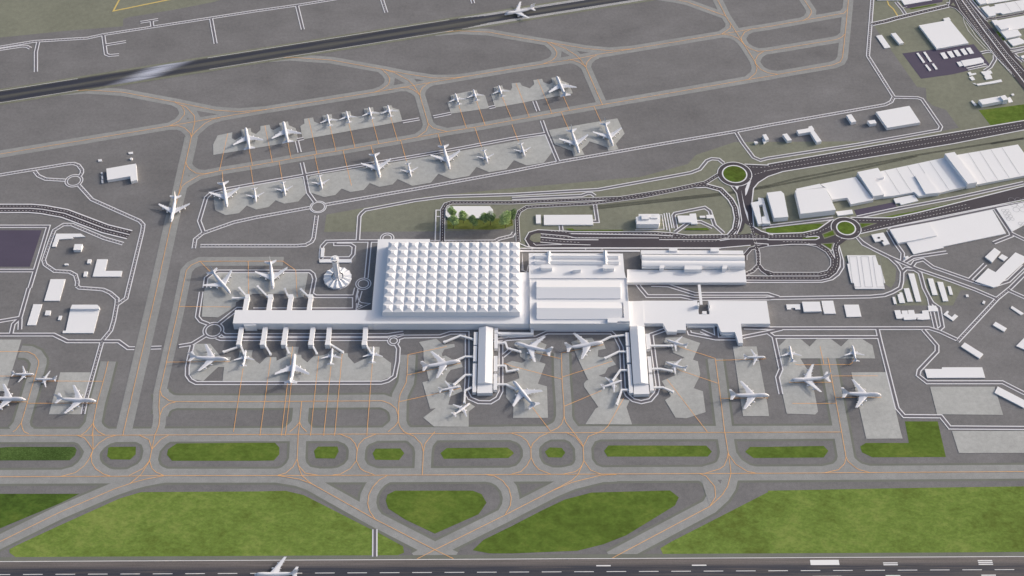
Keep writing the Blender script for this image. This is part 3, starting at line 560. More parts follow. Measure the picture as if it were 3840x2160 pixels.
BUILDING='''hangar|4.6|big square-roofed white hangar above the dark car lot, upper right|879.7,744.8 950,763.4 974.8,685.9 903.3,667
shed|2.7|small white annex on the top edge of the big square hangar|937.9,770.8 950.6,774.9 952.8,766.4 938.5,762.7
shed|1.6|long low white shed, left of two beside the upper right service road|782.3,713.4 795,716.7 806.5,675.5 793.9,672.2
shed|4.9|taller long white shed, right of two left of the big square hangar|814.1,717 824.4,719.7 836.3,686.3 826.2,683
shed|1.4|leftmost of five short white sheds in a row on the dark lot|908.8,656.9 918.4,659.5 922.3,640.1 913.5,637.9
shed|1.4|second from left of five short white sheds on the dark lot|924,661.1 934,663.7 937.5,644.3 929.2,642
shed|1.4|middle one of five short white sheds on the dark lot|938.5,665 947.5,667.6 951.9,648.2 943.5,646.2
shed|1.4|fourth from left of five short white sheds on the dark lot|953.7,669.3 962.7,671.9 966.9,653 958.8,650.8
shed|1.4|rightmost of five short white sheds in a row on the dark lot|967.2,673.2 976.5,675.1 980.6,656.3 972.1,654
shed|1.4|narrow long white shed, left of the upper pair on the dark lot|858.4,656.9 862.7,657.6 871.5,627 866.9,625
shed|1.4|narrow long white shed, right of the upper pair on the dark lot|873.6,660.2 878.2,661.1 885.9,629.8 881.4,628.2
shed|1.4|short narrow white shed, left of the lower pair on the dark lot|869.1,618.7 873.5,619.9 879.4,601.5 875,599.3
shed|1.4|short narrow white shed, right of the lower pair on the dark lot|884.4,622.2 888.8,623.1 893.7,605.3 889.6,603.7
shed|1.9|wide white building with cut corner at the dark lot's right end|947.3,631.4 991.6,642 995.9,633 994.8,625.7 950.8,612.9
shed|1.4|small square shed touching the cut-corner building on the dark lot|937.8,627.3 946.6,629.5 949.5,616.1 941.3,613.6
shed|1.4|small L-shaped white building below the dark lot|954.3,593.9 960.1,596.4 962,590.8 970.8,593 971.6,589.2 956.4,583.8
shed|1.4|small square white building just under the small L-shaped one|953.9,579.8 962.2,582 965.3,571.9 958.1,569.4
shed|1.6|irregular white block beside the curved road below the dark lot|982.2,596.1 1003.6,600.9 1005.4,592 999.1,589.8 1001.7,582.6 1001.7,574.7 987.9,571.6 986.4,581 988.2,582.6
shed|1.6|thin long white stepped building above the upper right green lawn|964.2,557.6 993.7,564.8 1019.1,572.2 1020.1,565.4 999.8,559.8 967.4,553
shed|0.8|tiny white wedge left of the thin stepped building|957.7,561.6 964.1,560.7 962.9,557
shed|8.1|long tall white building at the top of the upper right green lawn|955.8,501.2 1003.2,513 1009.3,499.7 960.8,487
shed|11.4|taller square block on the right end of the long building by the lawn|1000.4,508.8 1011.4,512.7 1015.5,499.1 1004.8,496.7
shed|1.6|low white wing right of the square block by the lawn|1019.5,514.6 1025.3,517.6 1028.2,503.3 1019.3,500.3
shed|2.2|small narrow white shed left of the long building by the lawn|942.3,504.8 946.1,506.3 951.4,492.7 947,491.2
shed|2.2|tiny white cabin beside the road, right of the long building by the lawn|1029.6,526.2 1034.7,527.7 1035.6,523.1 1031.2,521.6
hangar|7.1|large white rectangular hangar inside the angular service loop, upper right|739.9,466.3 810.9,484.3 824,435.2 754.7,419.1
shed|6.8|upright white block left of the hangar inside the service loop|678.5,456.8 688.7,459.8 695.3,437.9 684.8,435
shed|7.3|small white block touching the left corner of the hangar in the service loop|717.9,439.4 733.5,442.3 735.5,432.6 722,429.7
office|7.3|white L-shaped building with small top tab, left of the service loop hangar|571.8,411.6 596.5,417.4 596.7,421.8 603.5,424.7 607.1,414.5 605,413.6 617.1,379.8 606.8,376.4 598.1,407.2 574.4,401.4
shed|7.3|white cuboid block just left of the L-shaped building|541.8,400 550.6,402 558.2,383.5 549,381.2
shed|3.8|tiny white cabin, left of three near the service road fork|483,382.1 488.1,383.5 491.1,378.7 484.7,376.4
shed|3.8|tiny white cabin, middle of three near the service road fork|500.3,389.3 504.9,391.3 507.8,382.1 502.3,377.8
shed|7.3|small white cabin, right of three near the service road fork|501.4,398.5 508.6,400.5 512.8,385.5 505.6,382.7
office|12.1|tall white block building with rooftop box beside white lanes, above the terminal road|234.2,166.8 240,168.6 240.3,174.6 279,175.1 280.9,170.2 279.5,155.2 277.2,148.5 235.2,148.5 235.2,160.3
hangar|7.1|white hangar with right-hand projection on the left side above the curved highway|-794.1,302.1 -751.3,313.2 -738.6,316.2 -728.5,271.3 -739.8,267.2 -743.5,281.7 -786.4,270.8
shed|1.6|tiny white cabin above the left-side hangar, right of two|-761.2,354.1 -752.5,355.3 -751.5,349.9 -759.7,349.1
shed|1.6|tiny white cabin above the left-side hangar, left of two|-817.4,333.6 -810.5,334.4 -808.9,328.8 -816.1,328
shed|2.2|tiny cabin at the top of a column left of the left-side hangar|-805,297.4 -801.7,297.4 -800.8,292.7 -804.1,292.7
shed|2.2|tiny cabin in the middle of a column left of the left-side hangar|-802.2,287.8 -799.3,287.8 -797.2,278.4 -800.1,278.4
shed|2.2|tiny cabin at the bottom of a column left of the left-side hangar|-800,276.2 -796.8,276.2 -794.8,268.1 -798.1,268.1
shed|1.9|white zigzag-edged building below the highway end on the left|-858.1,133.4 -812.2,133.4 -802.1,125.7 -824.9,125 -824.5,121.2 -833.4,120.6 -850.8,119.1 -851.9,100.5 -859.4,100.5
office|6.6|white cube block under the zigzag-edged building|-816.2,102.5 -801.7,102.5 -802.2,87.9 -815.9,87.9
shed|2.5|small white block left of the upper arm of the big L building|-785.8,68.1 -779.3,68.1 -779.1,58.2 -785.7,58.2
shed|2.5|tiny white cabin under the cube block on the left|-826.5,57.5 -820.1,57.5 -819.7,54 -826.5,54
shed|2.2|small white block left of the foot of the big L building|-786.8,38.1 -780.2,38.1 -779.9,26.2 -786.3,26.2
shed|1.7|big white L-shaped building on the left side|-769,68.8 -749.6,68.8 -749.1,40.1 -717.4,40.1 -717.2,26.5 -769.3,26.5
shed|1.7|white rectangular block under the looped road, left side|-844.9,19.9 -817.9,19.9 -818.2,-31.5 -845.7,-31.5
shed|1.4|long narrow slanting white shed at far left|-863.4,-39.8 -847.8,-39.8 -848.7,-88.3 -864.3,-88.3
shed|2.2|small white cube between slanting shed and large hangar|-837.5,-55.2 -828.4,-55.2 -828.1,-65.8 -837.3,-65.8
shed|2.0|smallest white box just left of the large hangar|-811.3,-67.2 -806.1,-67.2 -806.7,-76.6 -811.5,-76.6
hangar|1.7|large white hangar with foot ledge at left|-794.4,-51.4 -741.9,-51.4 -742.4,-106.5 -797.1,-106.5 -797.2,-101.5 -792.4,-101.5
hangarfront|6.1|raised back strip on the large left hangar|-791.7,-44.9 -746.1,-44.9 -741.5,-50 -741.1,-54.2 -792.8,-54.2
shed|1.7|low white building with front notch, right of the east terminal|494.6,-40.5 519.6,-40 518.5,-52.1 509.6,-52.1 509.7,-48.2 502.6,-48.2 502.1,-52.1 494.9,-52.1
shed|3.3|white rectangular block, left of the touching pair right of the east terminal|523.7,-35.5 555.4,-35.3 555.9,-57.7 524,-58.6
shed|1.7|white rectangular block, right of the touching pair right of the east terminal|559.4,-32.2 580.5,-31.8 581,-61.9 560,-62.1
shed|1.4|lone square white building right of the east terminal|598.9,-40.9 625.3,-40.7 625.8,-68.6 599.4,-69.3
shed|1.7|shortest of the slanted white bars by the parking garage, far left|689.3,-22.8 693.4,-22.8 694.3,-38.6 689.7,-39.3
shed|1.7|stepped slanted white bar, second from left|699.5,-16.9 703.7,-15.7 704.1,-12.2 708.8,-12.2 709.9,-36.5 699.9,-36.9
shed|1.7|slanted white bar, third from left by the parking garage|713.6,-2.6 723.1,-1.4 724.8,-33.4 714.8,-33.9
shed|1.7|long slanted white bar left of the forked road|728.3,33.7 738.9,33.7 739.7,-33.4 730.5,-33.9
shed|1.7|slanted white bar right of the forked road, first|761.8,22.3 771.2,21.1 772.4,-17.6 763.1,-18.1
shed|1.7|long slanted white bar right of the forked road, middle|777.6,13.9 787.8,12.7 788.8,-32.2 779.3,-32.9
shed|1.7|thin slanted white bar right of the forked road, last|794.6,3.1 799.9,2.6 800.3,-16.9 794.5,-17.1
office|1.7|jagged comb-shaped white building left of the forked road|687.5,-54.5 697.8,-53.8 698,-63 699.8,-63 700.3,-55.2 710.6,-54.5 710.1,-63 711.3,-63 712.1,-53.8 722.5,-53.8 722.5,-62.6 736.5,-62.1 736.9,-55.2 748.2,-53.8 747.4,-74.8 734.8,-76 725.6,-75.5 725.3,-69.5 722.5,-75.3 711.7,-76 700.9,-76.4 700.7,-69.5 698,-73 688.1,-73.7
shed|1.1|white canopy roof spanning the forked road|749.7,-43 764.7,-43 765.5,-55.8 748.9,-56.3
office|1.4|white U-shaped building right of the forked road|773.7,-63.5 782.5,-54.9 784.8,-57.2 781,-62.8 787.6,-69.7 794.3,-62.8 799.1,-67.7 788,-78.5
shed|1.7|tiny white cube in the field right of the slanted bars|823.4,-16.9 827.9,-16.9 827.7,-22.1 823.1,-22.6
shed|1.7|tiny tilted white cube beside the diagonal road|852.8,-31.1 855.5,-33.4 852.5,-39.3 848.9,-36.9
shed|1.4|narrow slanted white shed at the right edge, topmost|901.2,-43.7 918.7,-61.6 912.5,-64.7 897.8,-48.4
shed|2.0|slanted white shed below the topmost one at the right edge|863.2,-81.2 879.9,-96.1 873.8,-103.6 856.6,-88.6
shed|2.3|long slanted white shed under the diagonal road's lower end|798.3,-128.6 825.5,-154.6 817,-164.1 789.8,-137.5
hangar|1.7|very long flat white building above the large empty apron, right|716.8,-187 746.7,-187 747.8,-183.3 817.4,-183.3 817.8,-205.6 717.7,-206
shed|2.3|long slanted white building across the right edge, beside the apron|835.1,-225.1 879.7,-258.8 869.6,-270.3 826.7,-238.4
shed|2.0|white block cut by the right edge, under the sheds|906.1,-117.6 924,-131.1 918.1,-155.5 887.5,-136
office|11.5|white tapered block left of the big box hangar, beside the roundabouts|490.4,231.9 517.7,236.4 522.6,229.2 523.4,168.1 496.2,165.5
hangar|13.7|big white box hangar at the left end of the warehouse row|545,235.6 604.4,243.1 615.2,184.3 547.4,173.8
hangar|12.3|thin white rear lip behind the big box hangar|548,241.8 594.9,255.3 599.2,245.3 548.4,237.5
complex|6.8|low white segment joining the big box hangar to the warehouse row|598.3,259.9 669.8,279.8 693.8,217.8 648.7,205.8 644.7,223.1 614.4,218.3 606.9,249.9
complex|11.5|tall white L-shaped block rising over the warehouse row|673.2,288.3 714.9,299.8 722.7,273.8 703.1,269.7 714.8,227.4 693.7,222.6
complex|6.0|long middle segment of the white warehouse row|705.8,291.6 855.1,334.7 880.6,254.8 824.3,237.3 783.3,227.9 775.8,239.4 731.8,228.7 712.3,226.6 695.1,261.5
complex|8.7|raised slanted block on the middle warehouse segment|784.8,281.2 805.4,287.5 823.1,234.6 795.8,231.9
complex|14.2|tallest long slanted block crossing the warehouse row|852.7,336.9 872.6,341.7 899.4,257.5 880.7,253.4
complex|6.0|last white warehouse segment at the right edge|879.1,341.7 1006.7,371.5 1028,291.6 902.6,260.2
shed|2.5|low stepped white hall in front of the warehouse row|734.6,224.7 775.8,235.4 780.9,219.4 746.1,208.2 744.2,214 736.4,212.7
shed|2.5|low flat white shed in front of the big box hangar|618.6,190.3 649.8,195.6 650.6,185.1 620.8,179.3
office|6.0|white C-shaped courtyard building by the large roundabout|458,210.6 472.7,214.6 473.4,223.9 483.2,222.5 488.7,155.7 473.7,156.2 474.1,173.1 480.5,174.6 479.8,206.3 472.4,204.5 472.9,172.3 472.5,155.7 465.5,153.6
hangar|5.0|raised rectangular part of the large logistics hall, right|712.1,141.3 788.6,159.3 798.1,126 721.9,106.5
hangar|1.9|large flat white logistics hall with stepped edge, right|790.4,162.1 918.5,194.8 930.4,133.9 806,101 806,97.9 746.7,81.5 739.1,111 799.7,127.5
circles|1.1|white building with circles on its roof at the right edge|926.7,200.8 1009.2,223.3 997.2,173.3 943.2,139.8
shed|2.2|white building with two square roof openings, right of the lower roundabout|676.2,130.6 699.6,136.2 706.7,107 695.9,103.7 692.2,114.6 680.6,112
shed|2.2|tiny white hut by the winding road under the logistics hall|729.4,75 735.7,77 735.9,73.3 729.7,69.5
parking|1.9|white parking garage with three long roof outlines|622.5,78.5 675.1,78.5 676.9,54.3 680.2,53.8 682.1,11.3 678.4,10.8 678.7,-3.3 624.8,-3.3 624.8,10.8 620,11.3 619.6,57.4 622.9,57.4
shed|3.0|tilted white cube left of the large hook-shaped building|877.8,73.8 900.3,96.2 909.2,86.2 887.8,60.2
shed|1.9|small tilted white block touching the hook-shaped building|902.9,73.5 911.2,81.5 920.5,73.5 911.1,64.8
hangar|2.5|large hook-shaped white building at the right edge|847,14.4 877.4,45.9 889,36.2 936.9,85.4 957.4,70.5 885.2,2.4 877.3,-0.5
shed|2.7|small upright white block left of the long flat depot|45.4,181.7 54.9,181.7 54.6,159.6 45.6,159.6
hangar|2.5|long flat white depot under the access road|60.6,181.4 153,181.9 153.9,156 60.6,156
office|3.3|T-shaped white building between the hotel and the roundabout|314.9,179 338.6,179 338.4,183.7 350.4,184.8 351.5,157.8 339.6,157.5 339,161.4 316.4,160.9
shed|2.2|small flat white building right of the T-shaped one|357.6,179.6 368.1,179.6 367.6,174.9 357.2,174.9
shed|2.2|small square white pair right of the T-shaped building|370.2,181.9 382.5,182.2 382.6,173.6 370.3,173.1
shed|1.9|small upright white shed above the control tower|-356.3,97.2 -349.9,97.2 -349.2,74.2 -355.3,74.2
shed|2.2|long thin white building right behind the control tower|-356.9,68.3 -297.3,68.3 -296.7,60.9 -356.3,60.9
shed|1.9|white hall at the top edge above the green strip, upper right|804.8,835.7 857.9,835.7 862.1,819.1 925.3,835.7 931.7,846.2 806.5,846.2
office|4.4|white office block at the top edge beside the divided highway|1020.8,839.5 1027.8,817.7 1044.2,822.4 1040.1,843
shed|1.9|white block at the very top right corner|1043.6,846.2 1045.6,822.6 1101.6,835.7 1144.6,846.2
complex|3.3|big notched white warehouse at the top right edge|1028.4,808.7 1045.2,814.5 1047.4,809.6 1060.2,813.4 1059,817.9 1142.6,839.2 1140.9,804.4 1070.2,785 1066.4,789.8 1054.6,788.1 1054.5,781.2 1038.6,777
office|3.3|wide white block with attached cube beside the divided highway, right edge|1041,763.4 1052.9,765.9 1054.5,763.4 1129.5,783.8 1131,744.8 1065.9,728 1051.3,724.7
office|8.1|tall white cube on the block beside the divided highway|1046.4,744.6 1065.8,749.7 1070.9,732 1051.9,726.2
office|4.3|stepped white block below the tall cube, right edge|1052.3,723.3 1089,731.7 1094.1,712.5 1067.7,704.2 1059.3,702.1
shed|2.7|lowest white block beside the divided highway, right edge|1061.3,697.5 1087.8,706.2 1101.1,690.5 1068.6,678.2
shed|2.2|small white block at the far right edge by the curved lane|1077.2,646.4 1098.7,652.9 1101.8,639.1 1078.7,639.1'''
AIRCRAFT='''J|-462.3|439.8|104.3|right of two jumbo jets in the upper left parking row
J|-536.2|421.4|103.8|left of two jumbo jets in the upper left parking row
T|-376.0|462.7|103.9|first small jet after the two jumbos in the upper left row
T|-337.7|472.2|103.4|second small jet after the two jumbos in the upper left row
T|-292.5|483.6|103.9|third small jet after the two jumbos in the upper left row
T|-254.3|490.2|102.6|last small jet at the right end of the upper left row
T|-117.4|526.1|104.0|leftmost small jet of the upper middle parking row
T|-80.3|538.4|102.7|second small jet of the upper middle parking row
T|-28.0|550.7|103.1|third small jet of the upper middle parking row
J|92.2|577.7|105.4|jumbo at the right end of the upper middle row
J|200.6|366.8|-78.3|right one of two jumbos side by side on the slanted apron
J|132.8|347.0|-78.0|left one of two jumbos side by side on the slanted apron
J|-16.4|779.9|-161.9|four-engined jumbo rolling on the dark upper runway
J|-645.4|159.3|-89.0|jumbo taxiing down the long left taxiway
J|-544.5|198.4|-76.3|jumbo at the left end of the sawtooth apron row
T|-491.2|212.9|-79.3|small jet next to the left jumbo of the sawtooth row
T|-436.3|230.2|-76.6|second small jet after the left jumbo, before the roundabout
T|-366.9|248.2|-76.5|small jet just right of the roundabout on the sawtooth row
J|-257.0|277.5|-77.0|jumbo in the middle left of the long sawtooth apron
T|-196.5|281.7|-77.8|small jet between the two jumbos of the long sawtooth apron
J|-121.8|300.9|-77.4|right jumbo of the long sawtooth apron
T|-47.5|319.5|-77.1|small jet right of the right jumbo on the sawtooth apron
T|25.5|338.6|-77.7|small jet at the right end of the sawtooth apron
J|-510.0|-18.6|-52.6|tilted jumbo left above the west concourse
J|-434.1|-7.9|-80.0|jumbo with nose down above the west concourse, near its fingers
J|-494.1|-169.3|-4.0|jumbo facing right below the left end of the west concourse
T|-466.8|-146.1|90.1|small jet at the first finger below the west concourse
J|-379.5|-155.7|89.6|jumbo facing up at the fingers below the west concourse
T|-315.2|-142.4|90.2|small jet right of the jumbo below the west concourse
T|-243.4|-138.6|90.4|small jet at the last finger below the west concourse
T|-826.3|-200.4|0.0|upper left small jet facing right at the far left apron
T|-823.5|-211.1|180.0|small jet facing left across from another, far left apron
J|-828.0|-255.6|-2.7|jumbo cut by the left picture edge
J|-707.5|-258.7|-3.4|jumbo facing right on the far left grey apron
J|-89.7|-172.6|11.6|jumbo at the upper left of the left pier
T|-88.4|-226.0|15.1|small jet in the middle left of the left pier
T|-71.2|-261.8|43.0|small jet tilted up right below the left pier's end
J|4.4|-133.5|162.3|jumbo facing up left at the upper right of the left pier
J|161.0|-131.2|11.6|jumbo facing the right pier at its upper left
T|189.3|-213.7|23.9|small jet at the lower left of the right pier
J|1.4|-215.4|123.0|jumbo at the lower right of the left pier
T|272.3|-124.5|158.0|upper small jet right of the right pier
T|267.4|-174.3|157.5|lower small jet right of the right pier
T|442.7|-162.7|1.0|small jet on the upright apron right of the piers
J|439.7|-247.2|0.0|jumbo facing right on the upright apron right of the piers
T|487.8|-136.8|91.5|left small jet on the notched right apron
T|598.6|-135.7|90.6|right small jet on the notched right apron
J|478.9|-215.4|-174.7|jumbo facing left on the right apron
J|631.3|-246.1|-2.7|jumbo facing right at the right-most apron
J|-399.9|-591.4|-178.6|jumbo cut by the bottom edge on the lower runway'''
TANK=(-752.2, 335.2, 3.1, 2.2)
PAVILION=[(-125.6, 196.4), (-120.1, 203.5), (-43.0, 203.7), (-37.2, 195.0), (-36.2, 184.6), (-37.0, 173.6), (-120.2, 173.6), (-125.7, 180.6)]
COMPLEX=[
 ('airport_hall','building',"large exhibition-like hall whose roof is a grid of small white pyramids, at the picture's centre",[
  ('prism', 'podium_wall', 0.0, 17.3, [(-249.5, 105.2), (-152.9, 105.2), (-152.1, 94.4), (14.4, 94.4), (14.1, 22.7), (30.5, 22.7), (30.5, -14.9), (30.2, -97.9), (-247.2, -97.7), (-250.0, -68.2)]),
  ('slab', 'roof', 0.3),
  ('prism', 'hall_wall', 17.3, 29.5, [(-227.8, 86.5), (14.3, 86.5), (13.7, -82.2), (-229.7, -82.2)]),
  ('pyr', 'roof_pyramid', 29.5, 13, 9, [(-227.8, 86.5), (14.3, 86.5), (13.7, -82.2), (-229.7, -82.2)]),
 ]),
 ('west_pier','building','long flat white passenger concourse left of the pyramid-roofed hall',[
  ('prism', 'wall', 0.0, 17.2, [(-493.8, -66.9), (-250.4, -66.9), (-247.6, -97.6), (-494.0, -97.1)]),
  ('slab', 'roof', 0.3),
  ('prism', 'stair_block', 0.0, 15.5, [(-475.1, -97.3), (-453.2, -97.3), (-452.4, -100.3), (-474.1, -101.0)]),
 ]),
 ('processing_building','building','tall white processing block with two long gable-roofed sheds, right of the pyramid hall',[
  ('prism', 'wall', 0.0, 20.0, [(31.1, 67.6), (204.2, 66.4), (204.7, 23.2), (208.1, -5.6), (207.7, -99.9), (30.9, -99.9)]),
  ('slab', 'roof', 0.3),
  ('parapet', 'parapet', 20.3, 21.900000000000002, [(32.8, 4.9), (207.5, 4.9), (207.6, -100.8), (32.8, -100.8)]),
  ('gable', 'roof_shed', 22.0, 28.5, [(44.1, -1.6), (195.8, -1.6), (194.6, -43.3), (44.0, -43.3)]),
  ('gable', 'roof_shed', 22.0, 28.5, [(43.9, -51.0), (196.3, -52.9), (194.7, -91.3), (43.8, -91.3)]),
  ('gable', 'roof_monitor', 22.0, 25.0, [(41.7, 61.1), (195.9, 60.6), (195.5, 52.5), (41.6, 53.0)]),
  ('gable', 'roof_monitor', 22.0, 25.0, [(41.5, 47.2), (196.0, 46.4), (195.6, 38.4), (41.5, 39.1)]),
  ('gablev', 'roof_monitor', 22.0, 26.5, [(64.1, 68.0), (71.8, 68.0), (70.5, 37.7), (62.9, 37.7)]),
  ('gablev', 'roof_monitor', 22.0, 26.5, [(168.0, 69.8), (175.5, 69.8), (175.0, 37.2), (167.4, 37.2)]),
  ('prism', 'plant_room', 20.0, 28.2, [(52.9, 32.1), (73.4, 32.1), (73.2, 23.2), (52.8, 23.2)]),
  ('prism', 'plant_room', 20.0, 27.5, [(110.3, 24.3), (125.1, 24.3), (125.0, 19.5), (109.8, 19.5)]),
  ('prism', 'plant_room', 20.0, 28.2, [(165.7, 31.4), (186.2, 30.9), (185.8, 22.5), (165.4, 22.5)]),
  ('prism', 'stair_block', 20.0, 25.0, [(198.4, -52.2), (208.0, -52.2), (207.4, -91.0), (207.8, -99.0), (185.9, -99.0), (185.8, -101.9), (168.8, -101.9), (169.0, -91.5), (198.2, -91.0)]),
 ]),
 ('rail_station','building','white vaulted station hall on a long podium beside the lower-centre road',[
  ('prism', 'podium', 0.0, 7.0, [(211.4, 39.0), (237.3, 38.0), (428.3, 38.3), (427.5, 7.6), (210.5, 7.6)]),
  ('slab', 'roof', 0.3),
  ('vault', 'roof', 7.0, 14.5, 18.0, [(239.5, 68.4), (429.0, 67.1), (427.2, 38.5), (238.4, 39.7)]),
  ('prism', 'upper_roof', 0.0, 13.5, [(239.0, 80.9), (428.0, 79.9), (428.3, 70.5), (238.5, 71.5)]),
  ('prism', 'roof_cabin', 13.5, 16.5, [(290.9, 83.2), (306.5, 82.7), (306.0, 76.0), (290.4, 76.5)]),
  ('prism', 'roof_cabin', 13.5, 16.5, [(367.7, 82.2), (383.4, 82.2), (382.7, 75.2), (367.1, 75.2)]),
  ('prism', 'stair_block', 7.0, 16.0, [(270.6, 41.8), (279.4, 41.8), (278.3, 34.0), (270.1, 34.0)]),
  ('prism', 'stair_block', 7.0, 16.0, [(316.7, 40.8), (348.0, 40.3), (347.5, 31.1), (315.3, 31.1)]),
  ('prism', 'stair_block', 7.0, 16.5, [(386.2, 40.8), (394.4, 40.8), (392.7, 32.8), (384.5, 32.8)]),
 ]),
 ('link_building','building','narrow white link block between the tall processing block and the east terminal',[
  ('prism', 'wall', 0.0, 10.5, [(209.6, -40.4), (234.8, -39.7), (234.8, -98.9), (208.7, -98.9)]),
  ('slab', 'roof', 0.3),
 ]),
 ('east_terminal','building','wide flat white terminal with notched front edge, right of the two piers',[
  ('prism', 'wall', 0.0, 9.0, [(235.0, -38.0), (333.3, -38.0), (333.8, -69.8), (353.3, -69.8), (353.5, -38.4), (458.7, -38.4), (458.7, -91.1), (406.5, -91.1), (405.9, -134.9), (398.1, -134.9), (394.4, -110.4), (369.8, -110.4), (365.0, -90.7), (308.7, -90.7), (308.2, -105.7), (291.7, -105.7), (291.7, -109.3), (275.0, -109.3), (268.1, -90.4), (235.4, -90.4)]),
  ('slab', 'roof', 0.3),
  ('prism', 'gate_post', 0.0, 17.0, [(333.0, -48.7), (335.7, -48.7), (335.0, -56.8), (332.3, -56.8)]),
  ('prism', 'gate_post', 0.0, 16.0, [(352.5, -47.1), (355.5, -47.1), (355.2, -54.8), (352.5, -54.8)]),
  ('prism', 'stair_block', 0.0, 9.5, [(340.6, -62.6), (348.2, -62.6), (347.9, -69.8), (340.3, -69.8)]),
  ('prism', 'low_canopy', 0.0, 4.0, [(312.1, -90.9), (360.7, -91.6), (360.5, -94.3), (311.9, -94.3)]),
  ('prism', 'glass_porch', 0.0, 5.0, [(371.3, -108.8), (394.2, -108.8), (393.8, -112.8), (383.1, -114.2), (371.0, -112.1)]),
 ]),
 ('footbridge','bridge','thin white elevated walkway crossing the roads to the east terminal',[
  ('deck', 'deck', 6.0, 7.5, 5.0, [(340.6, 1.7), (340.5, -45.4)]),
 ]),
 ('connector','building','low white angled connector between the first pier and processing block',[
  ('prism', 'wall', 0.0, 6.5, [(-24.6, -108.2), (0.0, -108.8), (33.1, -109.3), (33.5, -100.9), (38.2, -100.9), (38.1, -113.8), (-19.3, -113.6), (-24.6, -112.2)]),
  ('slab', 'roof', 0.3),
 ]),
 ('gate_pier','building','gable-roofed white boarding pier ending in a rounded kerb, left of the two',[
  ('gable', 'main_roof', 10.0, 14.0, [(-58.8, -100.8), (-33.1, -100.8), (-33.4, -224.9), (-59.3, -224.9)]),
  ('prism', 'end_wall', 0.0, 8.0, [(-59.4, -223.4), (-33.4, -223.4), (-33.3, -243.1), (-59.6, -243.5)]),
  ('prism', 'side_room', 0.0, 7.8, [(-67.3, -109.4), (-60.5, -109.4), (-60.7, -138.4), (-67.4, -138.4)]),
  ('prism', 'side_room', 0.0, 7.8, [(-67.3, -140.8), (-60.9, -140.8), (-61.2, -174.9), (-67.6, -174.9)]),
  ('prism', 'side_room', 0.0, 7.8, [(-67.8, -179.7), (-61.1, -179.7), (-61.0, -241.2), (-67.8, -241.2)]),
  ('prism', 'side_room', 0.0, 8.5, [(-31.5, -99.6), (-24.7, -100.3), (-24.6, -112.0), (-31.4, -112.0)]),
  ('prism', 'side_room', 0.0, 7.8, [(-31.4, -112.6), (-24.9, -112.6), (-24.7, -146.1), (-31.2, -146.1)]),
  ('prism', 'side_room', 0.0, 7.8, [(-31.7, -162.9), (-25.1, -162.9), (-24.9, -196.0), (-31.8, -196.0)]),
  ('prism', 'side_room', 0.0, 7.8, [(-31.7, -201.8), (-25.1, -201.8), (-25.3, -236.2), (-32.0, -236.2)]),
 ]),
 ('gate_pier','building','gable-roofed white boarding pier, right of the two, below the link block',[
  ('gable', 'main_roof', 10.0, 14.0, [(208.7, -99.7), (234.8, -99.7), (234.2, -225.5), (208.2, -225.5)]),
  ('prism', 'end_wall', 0.0, 8.0, [(208.7, -225.1), (234.2, -224.7), (234.9, -245.2), (207.8, -245.8)]),
  ('prism', 'side_room', 0.0, 7.8, [(200.4, -110.3), (207.1, -110.3), (206.7, -140.1), (200.2, -140.1)]),
  ('prism', 'side_room', 0.0, 7.8, [(200.5, -142.4), (207.1, -142.4), (206.4, -177.1), (200.0, -177.1)]),
  ('prism', 'side_room', 0.0, 7.8, [(200.5, -181.3), (206.7, -181.3), (207.1, -242.3), (200.3, -242.9)]),
  ('prism', 'side_room', 0.0, 7.8, [(235.7, -113.3), (242.7, -113.3), (242.5, -146.8), (235.8, -147.9)]),
  ('prism', 'side_room', 0.0, 7.8, [(236.2, -164.0), (242.3, -164.0), (242.5, -198.8), (236.5, -198.8)]),
  ('prism', 'side_room', 0.0, 7.8, [(236.4, -203.1), (242.4, -203.1), (243.1, -237.6), (236.2, -238.1)]),
 ]),
]
FINGER='''-482,-24.1 -474.5,-24.1 -473.3,-33.5 -480.9,-33.5|-482.2,-33.6 -473.4,-33.6 -474.3,-61.8 -482.3,-61.8|leftmost of four white boarding fingers above the west concourse
-441.3,-24.1 -431.9,-24.1 -430.9,-33 -440.3,-33|-439.6,-33.1 -431.9,-33.1 -431.4,-62 -439.9,-62|second from left of four boarding fingers above the west concourse
-404.1,-24.1 -395.5,-24.1 -394.6,-33 -403.2,-33|-402.9,-33.1 -395.2,-33.1 -394.9,-62 -403.3,-62|third from left of four boarding fingers above the west concourse
-368.2,-24.1 -359.6,-24.1 -358.8,-33 -367.4,-33|-366.9,-33.1 -359.7,-33.1 -359.4,-62 -367.7,-62|rightmost of four boarding fingers above the west concourse
-483.2,-131.5 -475.9,-131.5 -476.6,-139.9 -484.1,-139.9|-483.4,-99.6 -475.5,-99.6 -476.1,-130.7 -483.4,-130.7|first from left of six boarding fingers below the west concourse
-442.1,-130.8 -433,-130.8 -433.5,-140.4 -442.4,-140.4|-441.3,-99.6 -433.1,-99.6 -433.2,-130 -441.7,-130|second from left of six boarding fingers below the west concourse
-405.4,-130.8 -396.2,-130.8 -396.6,-140.4 -405.4,-140.4|-404.7,-99.6 -396.4,-99.6 -396.3,-130 -405,-130|third from left of six boarding fingers below the west concourse
-357.4,-130.8 -349,-130.8 -349,-140.8 -357.7,-140.8|-356.8,-99.6 -348.5,-99.6 -349.1,-130 -357.1,-130|fourth from left of six boarding fingers below the west concourse
-327.7,-130.8 -319.3,-130.8 -319.5,-140.8 -328.2,-140.8|-327.7,-99.6 -319.5,-99.6 -319.4,-130 -327.4,-130|fifth from left of six boarding fingers below the west concourse
-263.6,-130.8 -254.8,-130.8 -255.1,-140.8 -263.8,-140.8|-263.4,-100.1 -255.2,-100.1 -254.9,-130 -263.1,-130|last boarding finger on the right below the west concourse'''
